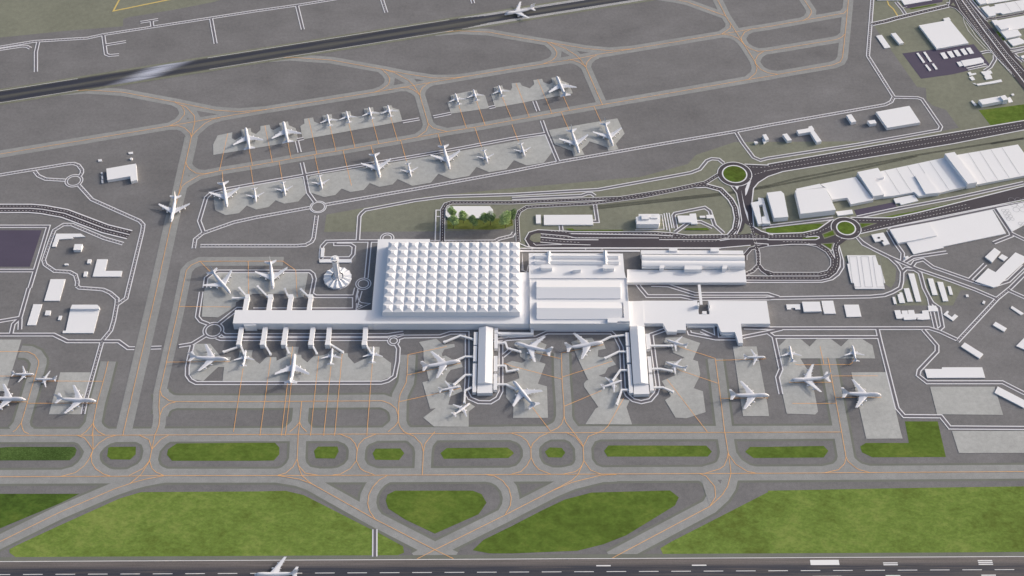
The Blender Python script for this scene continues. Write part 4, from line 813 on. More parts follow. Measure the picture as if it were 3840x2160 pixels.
BRIDGE='''-481.6,-28.1 -503.1,-28.8|jet bridge pointing left from the leftmost upper finger
-482.4,-21.7 -495.2,-5.6|jet bridge pointing up left from the leftmost upper finger
-440.8,-26.4 -462,-2|jet bridge on the second upper finger, toward the nose-down jumbo
-403.8,-26.9 -412.2,-8.4|short upright jet bridge on the third upper finger
-367.6,-25.7 -382.8,-8.4|jet bridge pointing up left from the rightmost upper finger
-482.6,-141.3 -503.5,-151.3|jet bridge pointing left down from the first lower finger
-475.9,-139.1 -468.7,-155.7|jet bridge reaching the small jet at the first lower finger
-433.7,-137.3 -423,-155.7|jet bridge on the second lower finger
-397.2,-139.1 -390.9,-153.5|jet bridge on the third lower finger, left of the jumbo's nose
-349.6,-139.1 -342.1,-154.2|jet bridge on the fourth lower finger
-319.4,-135.1 -297.1,-151.5|long jet bridge on the fifth lower finger, ending by a small jet
-255.6,-138 -246.1,-154.6|jet bridge reaching the small jet at the last lower finger
-67.6,-123.9 -91.5,-115.6 -117.8,-129.3|bent jet bridge, topmost on the left side of the left pier
-67.6,-162.8 -81.7,-162.3 -101.4,-173.3|jet bridge reaching the jumbo left of the left pier
-68.3,-202.6 -80.8,-202.6 -98.7,-222.3|jet bridge reaching the small jet left of the left pier
-68.9,-229.3 -80.5,-236.3 -80.8,-259.8|lowest bent jet bridge left of the left pier
-24.8,-132 -11.2,-132 -8,-143.6 13,-150.9|topmost bent jet bridge on the right side of the left pier
-25,-182.4 -11,-182.4 -8.8,-195 9,-191.3|hooked jet bridge in the middle right of the left pier
-24.9,-222.9 -10.4,-222.9 6.5,-232.9|lowest jet bridge right of the left pier, at a tilted jumbo
200.6,-114 173.7,-118.3 153.9,-130.2|topmost jet bridge left of the right pier, at the jumbo's nose
200.1,-151.5 186.7,-151.5 163.8,-165.2|empty jet bridge second from top, left of the right pier
200.2,-192.2 187.3,-192.2 174.6,-213.3|jet bridge above the small jet, left of the right pier
200.1,-234.6 188.1,-234.6 178.7,-263.5|lowest bent jet bridge left of the right pier
243.2,-138.2 279.7,-138.2|straight jet bridge, topmost right of the right pier
243.2,-189.2 257.5,-189.2 275.6,-193.5|middle jet bridge right of the right pier
243.7,-229.3 259.1,-229.3 274.1,-237.7|lowest jet bridge right of the right pier, over the empty apron'''
RUNWAY1=(-1636.92, 373.05, 0.2458, 4187.6, 38.8, 908.1, 1611.9)
RUNWAY2=(-795.87, -588.05, 0.00557, [(32.7, 0.2), (63.2, 0.2), (82.5, 0.2), (1262.5, 14.8), (1308.4, 14.6), (927.5, 10.2), (1076.9, 10.4), (1376.2, 12.3), (1525.0, 14.1), (150.2, 22.8), (1353.4, 23.1)])
TOWER=(-319.4, 21.8, 49)
TREES=[(-113.5, 173.1, 8.4, 0), (-92.1, 162.7, 8.7, 0), (-110.8, 148.1, 9.7, 0), (-53.3, 159.7, 8.4, 0), (-40.5, 157.5, 10.3, 1), (-73.5, 147.6, 9.7, 1), (-12.8, 149.3, 12.2, 0), (-0.2, 161.4, 9.7, 1)]

# ---------------- helpers ----------------
def P(s): return [tuple(map(float,w.split(','))) for w in s.split()]
def rows(s,n): return [l.split(';',n) for l in s.strip().split('\n')]
class MB:
    def __init__(s): s.v=[]; s.f=[]
    def poly(s,pts,z): 
        a=sum(p[0]*q[1]-q[0]*p[1] for p,q in zip(pts,pts[1:]+pts[:1]))
        if a<0: pts=pts[::-1]
        k=len(s.v); s.v+=[(x,y,z) for x,y in pts]; s.f.append(list(range(k,k+len(pts))))
    def face(s,vs): k=len(s.v); s.v+=[tuple(v) for v in vs]; s.f.append(list(range(k,k+len(vs))))
    def strip(s,pts,o0,o1,z):
        pts=clean(pts); A=offset_line(pts,o0); B=offset_line(pts,o1)
        k=len(s.v)
        for a,b in zip(A,B): s.v+=[(a[0],a[1],z),(b[0],b[1],z)]
        for i in range(len(A)-1): s.f.append([k+2*i,k+2*i+2,k+2*i+3,k+2*i+1] if o0<o1 and 0 else [k+2*i+1,k+2*i+3,k+2*i+2,k+2*i][::-1])
    def prism(s,pts,z0,z1,top=True,bottom=False):
        a=sum(p[0]*q[1]-q[0]*p[1] for p,q in zip(pts,pts[1:]+pts[:1]))
        if a<0: pts=pts[::-1]
        n=len(pts); k=len(s.v); s.v+=[(x,y,z0) for x,y in pts]+[(x,y,z1) for x,y in pts]
        for i in range(n): j=(i+1)%n; s.f.append([k+i,k+j,k+n+j,k+n+i])
        if top: s.f.append([k+n+i for i in range(n)])
        if bottom: s.f.append([k+i for i in range(n)][::-1])
    def build(s,name,m,parent=None,smooth=False):
        me=bpy.data.meshes.new(name); me.from_pydata(s.v,[],s.f); me.materials.append(M[m] if isinstance(m,str) else m)
        if smooth:
            for p in me.polygons: p.use_smooth=True
        o=bpy.data.objects.new(name,me); sc.collection.objects.link(o)
        if parent is not None: o.parent=parent
        return o
def clean(pts):
    o=[pts[0]]
    for p in pts[1:]:
        if math.dist(p,o[-1])>.3: o.append(p)
    return o
def offset_line(pts,d):
    o=[];n=len(pts)
    for i in range(n):
        if i==0: a=b=norm(pts[0],pts[1])
        elif i==n-1: a=b=norm(pts[-2],pts[-1])
        else: a=norm(pts[i-1],pts[i]); b=norm(pts[i],pts[i+1])
        mx,my=a[0]+b[0],a[1]+b[1]; L=math.hypot(mx,my) or 1; mx/=L; my/=L
        c=max(.45,mx*a[0]+my*a[1]); o.append((pts[i][0]+mx*d/c,pts[i][1]+my*d/c))
    return o
def norm(a,b): dx,dy=b[0]-a[0],b[1]-a[1]; L=math.hypot(dx,dy) or 1; return (-dy/L,dx/L)
def grow(pts,d):
    a=sum(p[0]*q[1]-q[0]*p[1] for p,q in zip(pts,pts[1:]+pts[:1]))
    if a<0: pts=pts[::-1]
    n=len(pts); o=[]
    for i in range(n):
        p,q,r=pts[i-1],pts[i],pts[(i+1)%n]; A=norm(p,q); B=norm(q,r)
        mx,my=A[0]+B[0],A[1]+B[1]; L=math.hypot(mx,my) or 1; mx/=L; my/=L; c=max(.4,mx*A[0]+my*A[1]); o.append((q[0]-mx*d/c,q[1]-my*d/c))
    return o
def cen(pts): return (sum(p[0] for p in pts)/len(pts),sum(p[1] for p in pts)/len(pts))
def thing(name,label,cat,loc,group=None,rz=0):
    o=bpy.data.objects.new(name,None); sc.collection.objects.link(o); o.location=loc; o.rotation_euler=(0,0,rz); o.empty_display_size=5
    o['label']=label; o['category']=cat
    if group: o['group']=group
    return o
def structure(o): o['kind']='structure'; return o
def copy_tree(o,parent=None):
    c=o.copy(); sc.collection.objects.link(c); c.parent=parent
    for ch in list(o.children): copy_tree(ch,c)
    return c
def dashes(mb,pts,z,w=.55,on=3.4,off=3.3):
    pts=clean(pts); s=0; nxt=0
    for a,b in zip(pts,pts[1:]):
        L=math.dist(a,b); t=nxt
        while t+on<=L:
            p=(a[0]+(b[0]-a[0])*t/L,a[1]+(b[1]-a[1])*t/L); q=(a[0]+(b[0]-a[0])*(t+on)/L,a[1]+(b[1]-a[1])*(t+on)/L)
            mb.strip([p,q],-w/2,w/2,z); t+=on+off
        nxt=max(0,t-L)
# ---------------- the ground ----------------
g=MB()
g.poly([(-7000,-5000),(7000,-5000),(7000,9000),(-7000,9000)],0); structure(g.build('ground','ground'))
def sheets(name,src,m,z0):
    mb=MB()
    for l,s in rows(src,1): mb.poly(P(s),z0+int(l)*.02)
    return structure(mb.build(name,m))
sheets('verge',OLIVE,'olive',.03)
sheets('grass_field',LAWN_LIGHT,'grassL',.12); sheets('grass_lawn',LAWN_DARK,'grassD',.12); sheets('grass_rough',LAWN_ROUGH,'grassR',.12); sheets('grass',GRASS,'grass',.12)
sheets('garden_lawn',GARDEN_GRASS,'grassG',.13); sheets('parking_ground',LOT,'lot',.16); sheets('yard',LOT2,'lot',.16)
# taxiways: shoulder, concrete, painted centre line
sh,tx,ol=MB(),MB(),MB()
def widen(w,sh): return w
for l,w,s_,p in rows(TAXI,3):
    w=float(w); p=P(p); l=int(l)
    if int(s_): sh.strip(p,-w-4.2,w+4.2,.10+l*.004)
    tx.strip(p,-w,w,.20+l*.006); ol.strip(p,-.38,.38,.66+l*.006)
structure(sh.build('taxiway_shoulder','shoulder')); structure(tx.build('taxiway','taxi'))
structure(ol.build('taxiway_line','orange'))
sheets('taxiway_junction',TFILL,'taxi',.34); sheets('taxiway_island',ISLAND,'ground',.40)
sheets('apron',APRON,'apron',.44)
ld=MB()
for l,p in rows(LEAD,1): ld.strip(P(p),-.38,.38,.60+int(l)*.006)
structure(ld.build('stand_line','orange'))
# service roads: white borders, dark lane, dashes
a,b,c=MB(),MB(),MB()
for l,d,p in rows(SERVICE,2):
    p=P(p); l=int(l); a.strip(p,-4.25,4.25,.50+l*.006); b.strip(p,-2.25,2.25,.56+l*.006)
    if int(d): dashes(c,p,.70)
def ring(mb,x,y,r0,r1,z,n=40):
    k=len(mb.v)
    for i in range(n): t=2*math.pi*i/n; mb.v+=[(x+r0*math.cos(t),y+r0*math.sin(t),z),(x+r1*math.cos(t),y+r1*math.sin(t),z)]
    for i in range(n): j=(i+1)%n; mb.f.append([k+2*i,k+2*i+1,k+2*j+1,k+2*j])
rd,rl,isl,rl2=MB(),MB(),MB(),MB()
for x,y,ro,ri in ROUNDABOUT:
    big=ro>25
    if big: ring(rd,x,y,ri-1,ro,.86); ring(rl,x,y,ri-2.6,ri,.90); ring(rl,x,y,ro,ro+1.6,.80)
    else: ring(a,x,y,ri,ro+.2,.548); ring(b,x,y,ri+1.9,ro-1.7,.61); isl.poly([(x+ri*math.cos(t*math.pi/16),y+ri*math.sin(t*math.pi/16)) for t in range(32)],.64)
# roads
for l,w,n,p in rows(ROAD,3):
    w=float(w); n=int(n); p=P(p); l=int(l); e=min(2.5,w*.19) if w>12 else w*.13
    rl2.strip(p,-w/2,w/2,.74+l*.006); rd.strip(p,-w/2+e,w/2-e,.80+l*.006)
    if n==2:
        (rl.strip(p,-.95,.95,.90) if w>12 else None)
        for o in (-w/4+.2,w/4-.2): dashes(c,offset_line(clean(p),o),.92)
    elif n==1: dashes(c,p,.92)
for l,p in rows(ASPHALT,1): rd.poly(P(p),.77+int(l)*.006)
for l,w,p in rows(WLINE,2): w=float(w); rl.strip(P(p),-w/2,w/2,.88+int(l)*.005)
for l,p in rows(DASH,1): dashes(c,P(p),.94)
structure(a.build('service_road_border','line')); structure(b.build('service_road','svc')); structure(isl.build('roundabout_centre','ground'))
structure(rl2.build('road_border','line')); structure(rd.build('road','asphalt')); structure(rl.build('road_edge_line','line')); structure(c.build('road_dash_line','dash'))
sheets('road_island',KERB_ISLAND,'line',.96); sheets('road_verge',OLIVE_ISLET,'olive',.91); sheets('road_grass_islet',GRASS_ISLET,'grass',1.0)
m=MB(); k=MB()
for l,w,p in rows(YLINE,2): w=float(w); m.strip(P(p),-w/2,w/2,.3)
structure(m.build('yellow_line','yellow'))
for l,p in rows(RAIL,1):
    for o in (-1.2,1.2): k.strip(offset_line(clean(P(p)),o),-.4,.4,.5)
structure(k.build('railway','rail'))
# green discs of the two big roundabouts lie above the road sheet
mb=MB()
for x,y,ro,ri in ROUNDABOUT:
    if ro>25: mb.poly([(x+(ri-2.5)*math.cos(t*math.pi/20),y+(ri-2.5)*math.sin(t*math.pi/20)) for t in range(40)],.98)
structure(mb.build('roundabout_grass','grass'))
# ---------------- runways ----------------
def runway(R1,name,half,mt,x0,x1):
    mb=MB(); mb.poly([(x0,-half),(x1,-half),(x1,half),(x0,half)],.70); o=structure(mb.build(name,mt)); o.location=(R1[0],R1[1],0); o.rotation_euler=(0,0,R1[2]); return o
def local(R1,mb,name,m):
    o=structure(mb.build(name,m)); o.location=(R1[0],R1[1],0); o.rotation_euler=(0,0,R1[2]); return o
W1=RUNWAY1[4]/2; L1=RUNWAY1[3]; g1=RUNWAY1[5]; s1=RUNWAY1[6]
M['rw1']=runway_mat('upper_runway_asphalt',W1,[(W1*.52,5.5,1.0),(-W1*.55,5,1.0),(0,W1,.35)],(98,97,88),(44,47,60),soft=5,glare_smear=(g1,68,2.2))
M['rw2']=runway_mat('lower_runway_asphalt',22,[(-2,13,1.05)],(104,98,96),(50,52,62),soft=5)
sb=MB(); sb.poly([(-300,-W1-6),(L1,-W1-6),(L1,W1+6),(-300,W1+6)],.40); local(RUNWAY1,sb,'runway_shoulder','olive')
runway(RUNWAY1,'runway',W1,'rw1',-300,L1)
e=MB()
for s in (-1,1):
    e.strip([(-300,s*(W1-.6)),(g1-150,s*(W1-.6))],-.4,.4,.72); e.strip([(g1+120,s*(W1-.6)),(s1-60,s*(W1-.6))],-.4,.4,.72)
    for k in range(5): e.strip([(s1-40+k*14,s*(W1-.6-k*1.5)),(s1+560-k*30,s*(W1-.6-k*1.5))],-.32,.32,.72)
local(RUNWAY1,e,'runway_edge_line','dash')
sb=MB(); sb.poly([(-400,-31),(2300,-31),(2300,31),(-400,31)],.38); local(RUNWAY2,sb,'runway_shoulder','shoulder')
runway(RUNWAY2,'runway',24,'rw2',-400,2300)
e=MB(); K=RUNWAY2[3]
for s in (-1,1): e.strip([(-400,s*23),(2300,s*23)],-.5,.5,.72)
x=K[0][0]-50*8
while x<2300: e.strip([(x,0),(x+30.5,0)],-.5,.5,.72); x+=50.4
def bar(x,y,l,w): e.strip([(x,y),(x+l,y)],-w/2,w/2,.725)
for s in (-1,1):
    ax=K[3][0]
    # touchdown bars: none to three, and the solid aiming block
    e2=K[3]
    bar(ax,s*14.2,45,9)
    bar(K[5][0],s*10.4,22.6,1.9); bar(K[6][0],s*10.4,22.6,1.9)
    for q in (0,1): bar(K[7][0],s*(9.6+q*3.2),22.6,1.8)
    for q in (0,1,2): bar(K[8][0],s*(9.6+q*3.2),22.6,1.8)
local(RUNWAY2,e,'runway_marking','dash')
# ---------------- simple buildings ----------------
CAT={'hangar':'hangar','shed':'shed','office':'building','complex':'warehouse','parking':'parking garage','circles':'building','hangarfront':'building'}
NM={'hangar':'hangar','shed':'shed','office':'office_building','complex':'warehouse','parking':'parking_garage','circles':'exhibition_hall','hangarfront':'hangar_annex'}
def lip(pts,z,par,name='roof',over=.12,th=.35):
    r=MB(); r.prism(grow(pts,over),z-th+.3,z+.3,bottom=True); return r.build(name,'roof',par)
def rel(pts,c): return [(x-c[0],y-c[1]) for x,y in pts]
for line in BUILDING.strip().split('\n'):
    k,h,lab,p=line.split('|'); h=float(h); p=P(p); c=cen(p); q=rel(p,c)
    t=thing(NM[k],lab,CAT[k],(c[0],c[1],0))
    wmb=MB(); wmb.prism(q,0,h-.06,top=False); wmb.build('wall','wall',t); rf=lip(q,h-.3,t)
    def joint(pts,w=.24,z=None): q_=MB(); q_.strip(pts,-w,w,h+.33); q_.build('roof_joint','seam',t)
    if k=='complex' and max(math.dist(q[0],a) for a in q)>110 and h<16:
        # standing seams across the long roof
        A=max(zip(q,q[1:]+q[:1]),key=lambda e:math.dist(*e)); L=math.dist(*A); ux,uy=(A[1][0]-A[0][0])/L,(A[1][1]-A[0][1])/L
        def inside(pt):
            r=False; n=len(q)
            for i in range(n):
                (x1,y1),(x2,y2)=q[i],q[i-1]
                if (y1>pt[1])!=(y2>pt[1]) and pt[0]<(x2-x1)*(pt[1]-y1)/(y2-y1)+x1: r=not r
            return r
        for i in range(1,int(L/24)):
            sx,sy=A[0][0]+ux*i*24,A[0][1]+uy*i*24
            for dx,dy in ((-uy,ux),(uy,-ux)):
                d=1.5; st=None
                while d<160 and inside((sx+dx*d,sy+dy*d)): d+=2
                if d>8: joint([(sx+dx*1.2,sy+dy*1.2),(sx+dx*(d-2.5),sy+dy*(d-2.5))])
    if k=='parking':
        for u in (-.30,0,.30):
            x0=u*72; r=[(x0-7+4,40),(x0+7+4,40),(x0+11-4,-34),(x0-3-4,-34)]
            joint(r+[r[0]])
    if k=='circles':
        rr=random.Random(3)
        for (ox,oy,n1,n2,rad,st) in ((12,48,3,3,6,13),(-10,20,2,4,3.4,7.6),(14,-14,5,3,3.6,8.4),(40,30,2,3,5,12)):
            for i in range(n1):
                for j in range(n2): lr=MB(); ring(lr,ox+i*st+j*1.5-20,oy-j*st-10,rad-.25,rad+.25,h+.33,20); lr.build('roof_ring','seam',t)
    if lab.startswith('tall white block building'):
        d=MB(); d.prism([(-11,-4),(3,-4),(3,7),(-11,7)],h+.3,h+3.2); d.build('rooftop_plant','roof',t)
        d=MB(); d.prism([(6,-1),(20,-1),(20,8),(13,8),(13,4),(6,4)],h+.3,h+2.2); d.build('rooftop_box','roof',t)
    if lab.startswith('white building with two square'):
        d=MB()
        for x,y in ((-3,5),(2,-3)): d.prism([(x-2.2,y-2),(x+2.2,y-2),(x+2.2,y+2),(x-2.2,y+2)],h+.3,h+.34)
        d.build('roof_opening','dark',t)
# ---------------- terminal complex ----------------
def add_cx(t,q0,e):
    k=e[0]
    if k=='prism': m=MB(); z0,z1=e[2],e[3]; m.prism(rel(e[4],q0),z0,z1-(.02 if e[1] in('wall','podium_wall','podium') else 0)); return m.build(e[1],'wall' if z1-z0<0 else 'roof',t)
def gable(t,q0,name,z0,z1,p,vert,base):
    q=rel(p,q0); a,b,c,d=[Vector((x,y,0)) for x,y in q]   # far-left, far-right, near-right, near-left
    m=MB()
    if vert: r0,r1=(a+b)/2,(c+d)/2
    else: r0,r1=(a+d)/2,(b+c)/2
    up=lambda v,z: (v.x,v.y,z)
    m.prism([(v.x,v.y) for v in (a,b,c,d)],base,z0,top=False)
    R0,R1=up(r0,z1),up(r1,z1); A,B,C,D=[up(v,z0) for v in (a,b,c,d)]
    if vert: F=[[A,D,R1,R0],[C,B,R0,R1],[B,A,R0],[D,C,R1]]
    else: F=[[B,A,R0,R1],[D,C,R1,R0],[A,D,R0],[C,B,R1]]
    for f in F: m.face(f)
    return m.build(name,'roof',t)
for name,cat,lab,E in COMPLEX:
    p0=next(e[-1] for e in E if isinstance(e[-1],list)); c=cen(p0); t=thing(name,lab,cat,(c[0],c[1],0)); lastp=None
    for e in E:
        k=e[0]
        if k=='prism':
            m=MB(); m.prism(rel(e[4],c),e[2],e[3]-.02); 
            m.build(e[1],'wall' if e[1] in('wall','podium_wall','hall_wall') else 'roof' ,t); lastp=(e[4],e[3])
            if e[1] not in('wall','podium_wall','podium','hall_wall','glass_porch'):
                pass
        elif k=='slab': lip(rel(lastp[0],c),lastp[1]-.3,t,'roof',.15,.25)
        elif k=='parapet':
            q=rel(e[4],c); o=grow(q,.9); 
            m=MB(); n=len(q); a=sum(p[0]*r[1]-r[0]*p[1] for p,r in zip(q,q[1:]+q[:1]))
            if a<0: q=q[::-1]
            for i in range(n):
                j=(i+1)%n
                m.face([(*o[i],e[2]),(*o[j],e[2]),(*o[j],e[3]),(*o[i],e[3])]); m.face([(*o[i],e[3]),(*o[j],e[3]),(*q[j],e[3]),(*q[i],e[3])]); m.face([(*q[j],e[2]),(*q[i],e[2]),(*q[i],e[3]),(*q[j],e[3])])
            m.build('parapet','roof',t)
        elif k in('gable','gablev'): 
            vert=k=='gablev' or e[1]=='main_roof'; gable(t,c,e[1],e[2],e[3],e[4],vert,20 if e[1] in('roof_shed','roof_monitor') else 0)
        elif k=='vault':
            q=rel(e[5],c); a,b,cc,d=[Vector((x,y,0)) for x,y in q]; m=MB(); n=18; z0,z1,z2=e[2],e[3],e[4]
            m.prism([(v.x,v.y) for v in (a,b,cc,d)],z0,z1-.3,top=False)
            prof=[]
            for i in range(n+1):
                s=i/n; hgt=(z2-z1)*abs(math.sin(math.pi*s*2))**.8*(1 if s<.5 else .75) if 1 else 0
                prof.append((s,z1+hgt))
            for (s0,h0),(s1,h1) in zip(prof,prof[1:]):
                p=a.lerp(d,s0);q_=b.lerp(cc,s0);r=b.lerp(cc,s1);u=a.lerp(d,s1)
                m.face([(q_.x,q_.y,h0),(p.x,p.y,h0),(u.x,u.y,h1),(r.x,r.y,h1)])
            for (x,y) in ((a,d),(b,cc)):
                fs=[(x.lerp(y,s).x,x.lerp(y,s).y,h) for s,h in prof]; m.face(fs+[(y.x,y.y,z1-.3),(x.x,x.y,z1-.3)])
            m.build('vaulted_roof','roof',t)
        elif k=='deck':
            m=MB(); q=rel(e[5],c); 
            for d0,d1,z0,z1 in ((-e[4]/2,e[4]/2,e[2],e[3]),):
                A=offset_line(q,d0);B=offset_line(q,d1); m.prism(A+B[::-1],z0,z1,bottom=True)
            m.build('deck','roof',t)
            m=MB()
            for s in (.2,.5,.8):
                x=q[0][0]+(q[1][0]-q[0][0])*s;y=q[0][1]+(q[1][1]-q[0][1])*s; m.prism([(x-1,y-.6),(x+1,y-.6),(x+1,y+.6),(x-1,y+.6)],0,e[2])
                m.build('pillar','wall',t); m=MB()
        elif k=='pyr':
            z=e[2]; nx,ny=e[3],e[4]; q=rel(e[5],c); a,b,cc,d=[Vector((x,y,0)) for x,y in q]
            H=3.1
            proto=None; rest=MB(); cnt=0
            def cell(i,j):
                f=lambda u,v:a.lerp(b,u/nx).lerp(d.lerp(cc,u/nx),v/ny)
                return [f(i,j),f(i+1,j),f(i+1,j+1),f(i,j+1)]
            lids=[]
            order=[(i,j) for j in range(ny-1,-1,-1) for i in range(nx)]
            for i,j in order:
                Q=cell(i,j); o=sum(Q,Vector())/4
                m=rest if cnt>=100 else MB()
                base=[o+(v-o)*.97 for v in Q]; top=[o+(v-o)*.38 for v in Q]
                off=Vector((0,0,0)) if cnt>=100 else o
                bs=[(v.x-off.x,v.y-off.y,z+.35) for v in base]; b0=[(v.x-off.x,v.y-off.y,z-.1) for v in base]; tp=[(v.x-off.x,v.y-off.y,z+H) for v in top]
                md=[( (bs[n_][0]*.5+tp[n_][0]*.5),(bs[n_][1]*.5+tp[n_][1]*.5),z+.35+(H-.35)*.47) for n_ in range(4)]
                for n_ in range(4):
                    k_=(n_+1)%4
                    m.face([b0[k_],b0[n_],bs[n_],bs[k_]]); m.face([bs[k_],bs[n_],md[n_],md[k_]]); m.face([md[k_],md[n_],tp[n_],tp[k_]])
                m.face([tp[3],tp[2],tp[1],tp[0]])
                # low skylight kerb on the flat top
                sk=[(o.x-off.x+(v.x-o.x)*.30,o.y-off.y+(v.y-o.y)*.30) for v in Q]; m.prism(sk,z+H,z+H+.9)
                if cnt<100: oo=m.build('roof_pyramid','roof',t); oo.location=(o.x,o.y,0)
                cnt+=1
            if rest.f: r=rest.build('roof_pyramid_field','roof',t); r['kind']='stuff'
# boarding fingers and jet bridges
for line in FINGER.strip().split('\n'):
    a,b,lab=line.split('|'); a=P(a); b=P(b); c=cen(a)
    t=thing('boarding_finger',lab,'boarding finger',(c[0],c[1],0),'fixed boarding fingers of the west concourse')
    m=MB(); m.prism(rel(a,c),0,10.9); m.build('end_tower','roof',t)
    m=MB(); m.prism(rel(b,c),4.6,10.5,bottom=True); m.build('corridor','roof',t)
    q=rel(b,c); m=MB(); mx,my=cen(q); m.prism([(mx-2.5,my-1),(mx+2.5,my-1),(mx+2.5,my+1),(mx-2.5,my+1)],0,4.6); m.build('support_pier','wall',t)
for line in BRIDGE.strip().split('\n'):
    a,lab=line.split('|'); a=P(a); c=a[0]; q=rel(a,c); q=clean(q)
    t=thing('jet_bridge',lab,'jet bridge',(c[0],c[1],0),'jet bridges at the terminal')
    A=offset_line(q,-1.6);B=offset_line(q,1.6); m=MB(); m.prism(A+B[::-1],3.4,6.3,bottom=True); m.build('tunnel','roof',t)
    e0=q[-1]; n=norm(q[-2],q[-1]); f=(n[1],-n[0])
    pt=lambda u,v:(e0[0]+f[0]*u+n[0]*v,e0[1]+f[1]*u+n[1]*v)
    m=MB(); m.prism([pt(-.5,-2),pt(2,-2.4),pt(3.2,-1.6),pt(3.2,1.2),pt(2,2),pt(-.5,2)],3.2,6.6,bottom=True); m.build('cab','roof',t)
    m=MB()
    for v in (-1.3,1.3): m.prism([pt(-4.2,v-.3),pt(-3.4,v-.3),pt(-3.4,v+.3),pt(-4.2,v+.3)],0,3.4)
    m.prism([pt(-4.6,-1.6),pt(-3,-1.6),pt(-3,1.6),pt(-4.6,1.6)],.1,1.1); m.build('wheel_column','metal',t)
    if len(q)>2:
        m=MB(); x,y=q[1]; m.prism([(x+1.1*math.cos(i*math.pi/4),y+1.1*math.sin(i*math.pi/4)) for i in range(8)],0,3.4); m.build('support_column','metal',t)
# ---------------- tank, pavilion ----------------
x,y,r,h=TANK; t=thing('storage_tank','round white tank above the left-side hangar','tank',(x,y,0))
circ=lambda r,n=32:[(r*math.cos(2*math.pi*i/n),r*math.sin(2*math.pi*i/n)) for i in range(n)]
m=MB(); m.prism(circ(r),0,h); m.build('shell','wall',t); m=MB(); m.prism(circ(r*.9),h,h+.4); m.build('lid','roof',t)
c=cen(PAVILION); t=thing('pavilion','white cut-cornered flat pavilion behind the garden trees','pavilion',(c[0],c[1],0))
m=MB(); m.prism(rel(PAVILION,c),0,2.9,top=False); m.build('wall','wall',t); lip(rel(PAVILION,c),2.7,t,'roof',.8)
# ---------------- control tower ----------------
def control_tower():
    x,y,H=TOWER; H+=8; t=thing('control_tower','tall white airport control tower standing on a pleated round base','control tower',(x,y,0))
    n=28; Ro,Ri=26.,11.
    m=MB(); m.prism([((Ro-1 if i%2 else Ro-.3)*math.cos(2*math.pi*i/n),(Ro-1 if i%2 else Ro-.3)*math.sin(2*math.pi*i/n)) for i in range(n)],0,3.9,top=False); m.build('base_wall','wall',t)
    m=MB()
    for (ra,rb,za,zb,da,db) in ((Ro,Ri,4.4,7.6,1.1,.9),(Ri-.6,5,6.2,7.6,.8,.5)):
        for i in range(n):
            t0,t1=2*math.pi*i/n,2*math.pi*(i+1)/n; s0,s1=(1 if i%2 else -1),(-1 if i%2 else 1)
            f=lambda r,a,z:(r*math.cos(a),r*math.sin(a),z)
            m.face([f(ra-(.8 if s0<0 else 0),t0,za+s0*da),f(ra-(.8 if s1<0 else 0),t1,za+s1*da),f(rb,t1,zb+s1*db),f(rb,t0,zb+s0*db)])
    m.build('pleated_roof','roof',t)
    m=MB(); m.prism(circ(Ri-.6,28),3,7.2,top=False); m.build('inner_drum','dark',t)
    hexa=lambda r,a=0:[(r*math.cos(a+i*math.pi/3),r*math.sin(a+i*math.pi/3)) for i in range(6)]
    m=MB(); m.prism(hexa(5.0),0,H-7); m.build('shaft','wall',t)
    for i in range(6):
        a=i*math.pi/3; cx,cy=5.3*math.cos(a),5.3*math.sin(a); m=MB()
        m.prism([(cx-.6,cy-.6),(cx+.6,cy-.6),(cx+.6,cy+.6),(cx-.6,cy+.6)],0,H-7.5); m.build('shaft_rib','roof',t)
    m=MB(); k=8
    prof=[(5.4,H-11),(6.2,H-7.6),(6.2,H-5.4)]
    for (r0,z0),(r1,z1) in zip(prof,prof[1:]):
        for i in range(k):
            a0,a1=2*math.pi*i/k,2*math.pi*(i+1)/k; m.face([(r0*math.cos(a0),r0*math.sin(a0),z0),(r0*math.cos(a1),r0*math.sin(a1),z0),(r1*math.cos(a1),r1*math.sin(a1),z1),(r1*math.cos(a0),r1*math.sin(a0),z1)])
    m.face([(6.2*math.cos(2*math.pi*i/k),6.2*math.sin(2*math.pi*i/k),H-5.4) for i in range(k)]); m.build('cab_floor','wall',t)
    m=MB()
    for i in range(k):
        a0,a1=2*math.pi*i/k,2*math.pi*(i+1)/k; m.face([(5.6*math.cos(a0),5.6*math.sin(a0),H-5.4),(5.6*math.cos(a1),5.6*math.sin(a1),H-5.4),(6.7*math.cos(a1),6.7*math.sin(a1),H-1.2),(6.7*math.cos(a0),6.7*math.sin(a0),H-1.2)])
    m.build('cab_window','glass',t)
    m=MB(); m.prism(circ(7.8,8),H-1.2,H-.4,bottom=True); m.build('cab_roof','roof',t)
    m=MB(); m.prism([(-3.4,-2.4),(3.4,-2.4),(3.4,2.8),(-3.4,2.8)],H-.4,H+1.6); m.build('roof_plant','roof',t)
    m=MB(); m.prism(circ(.15,6),H+1.6,H+6); m.build('antenna','metal',t)
control_tower()
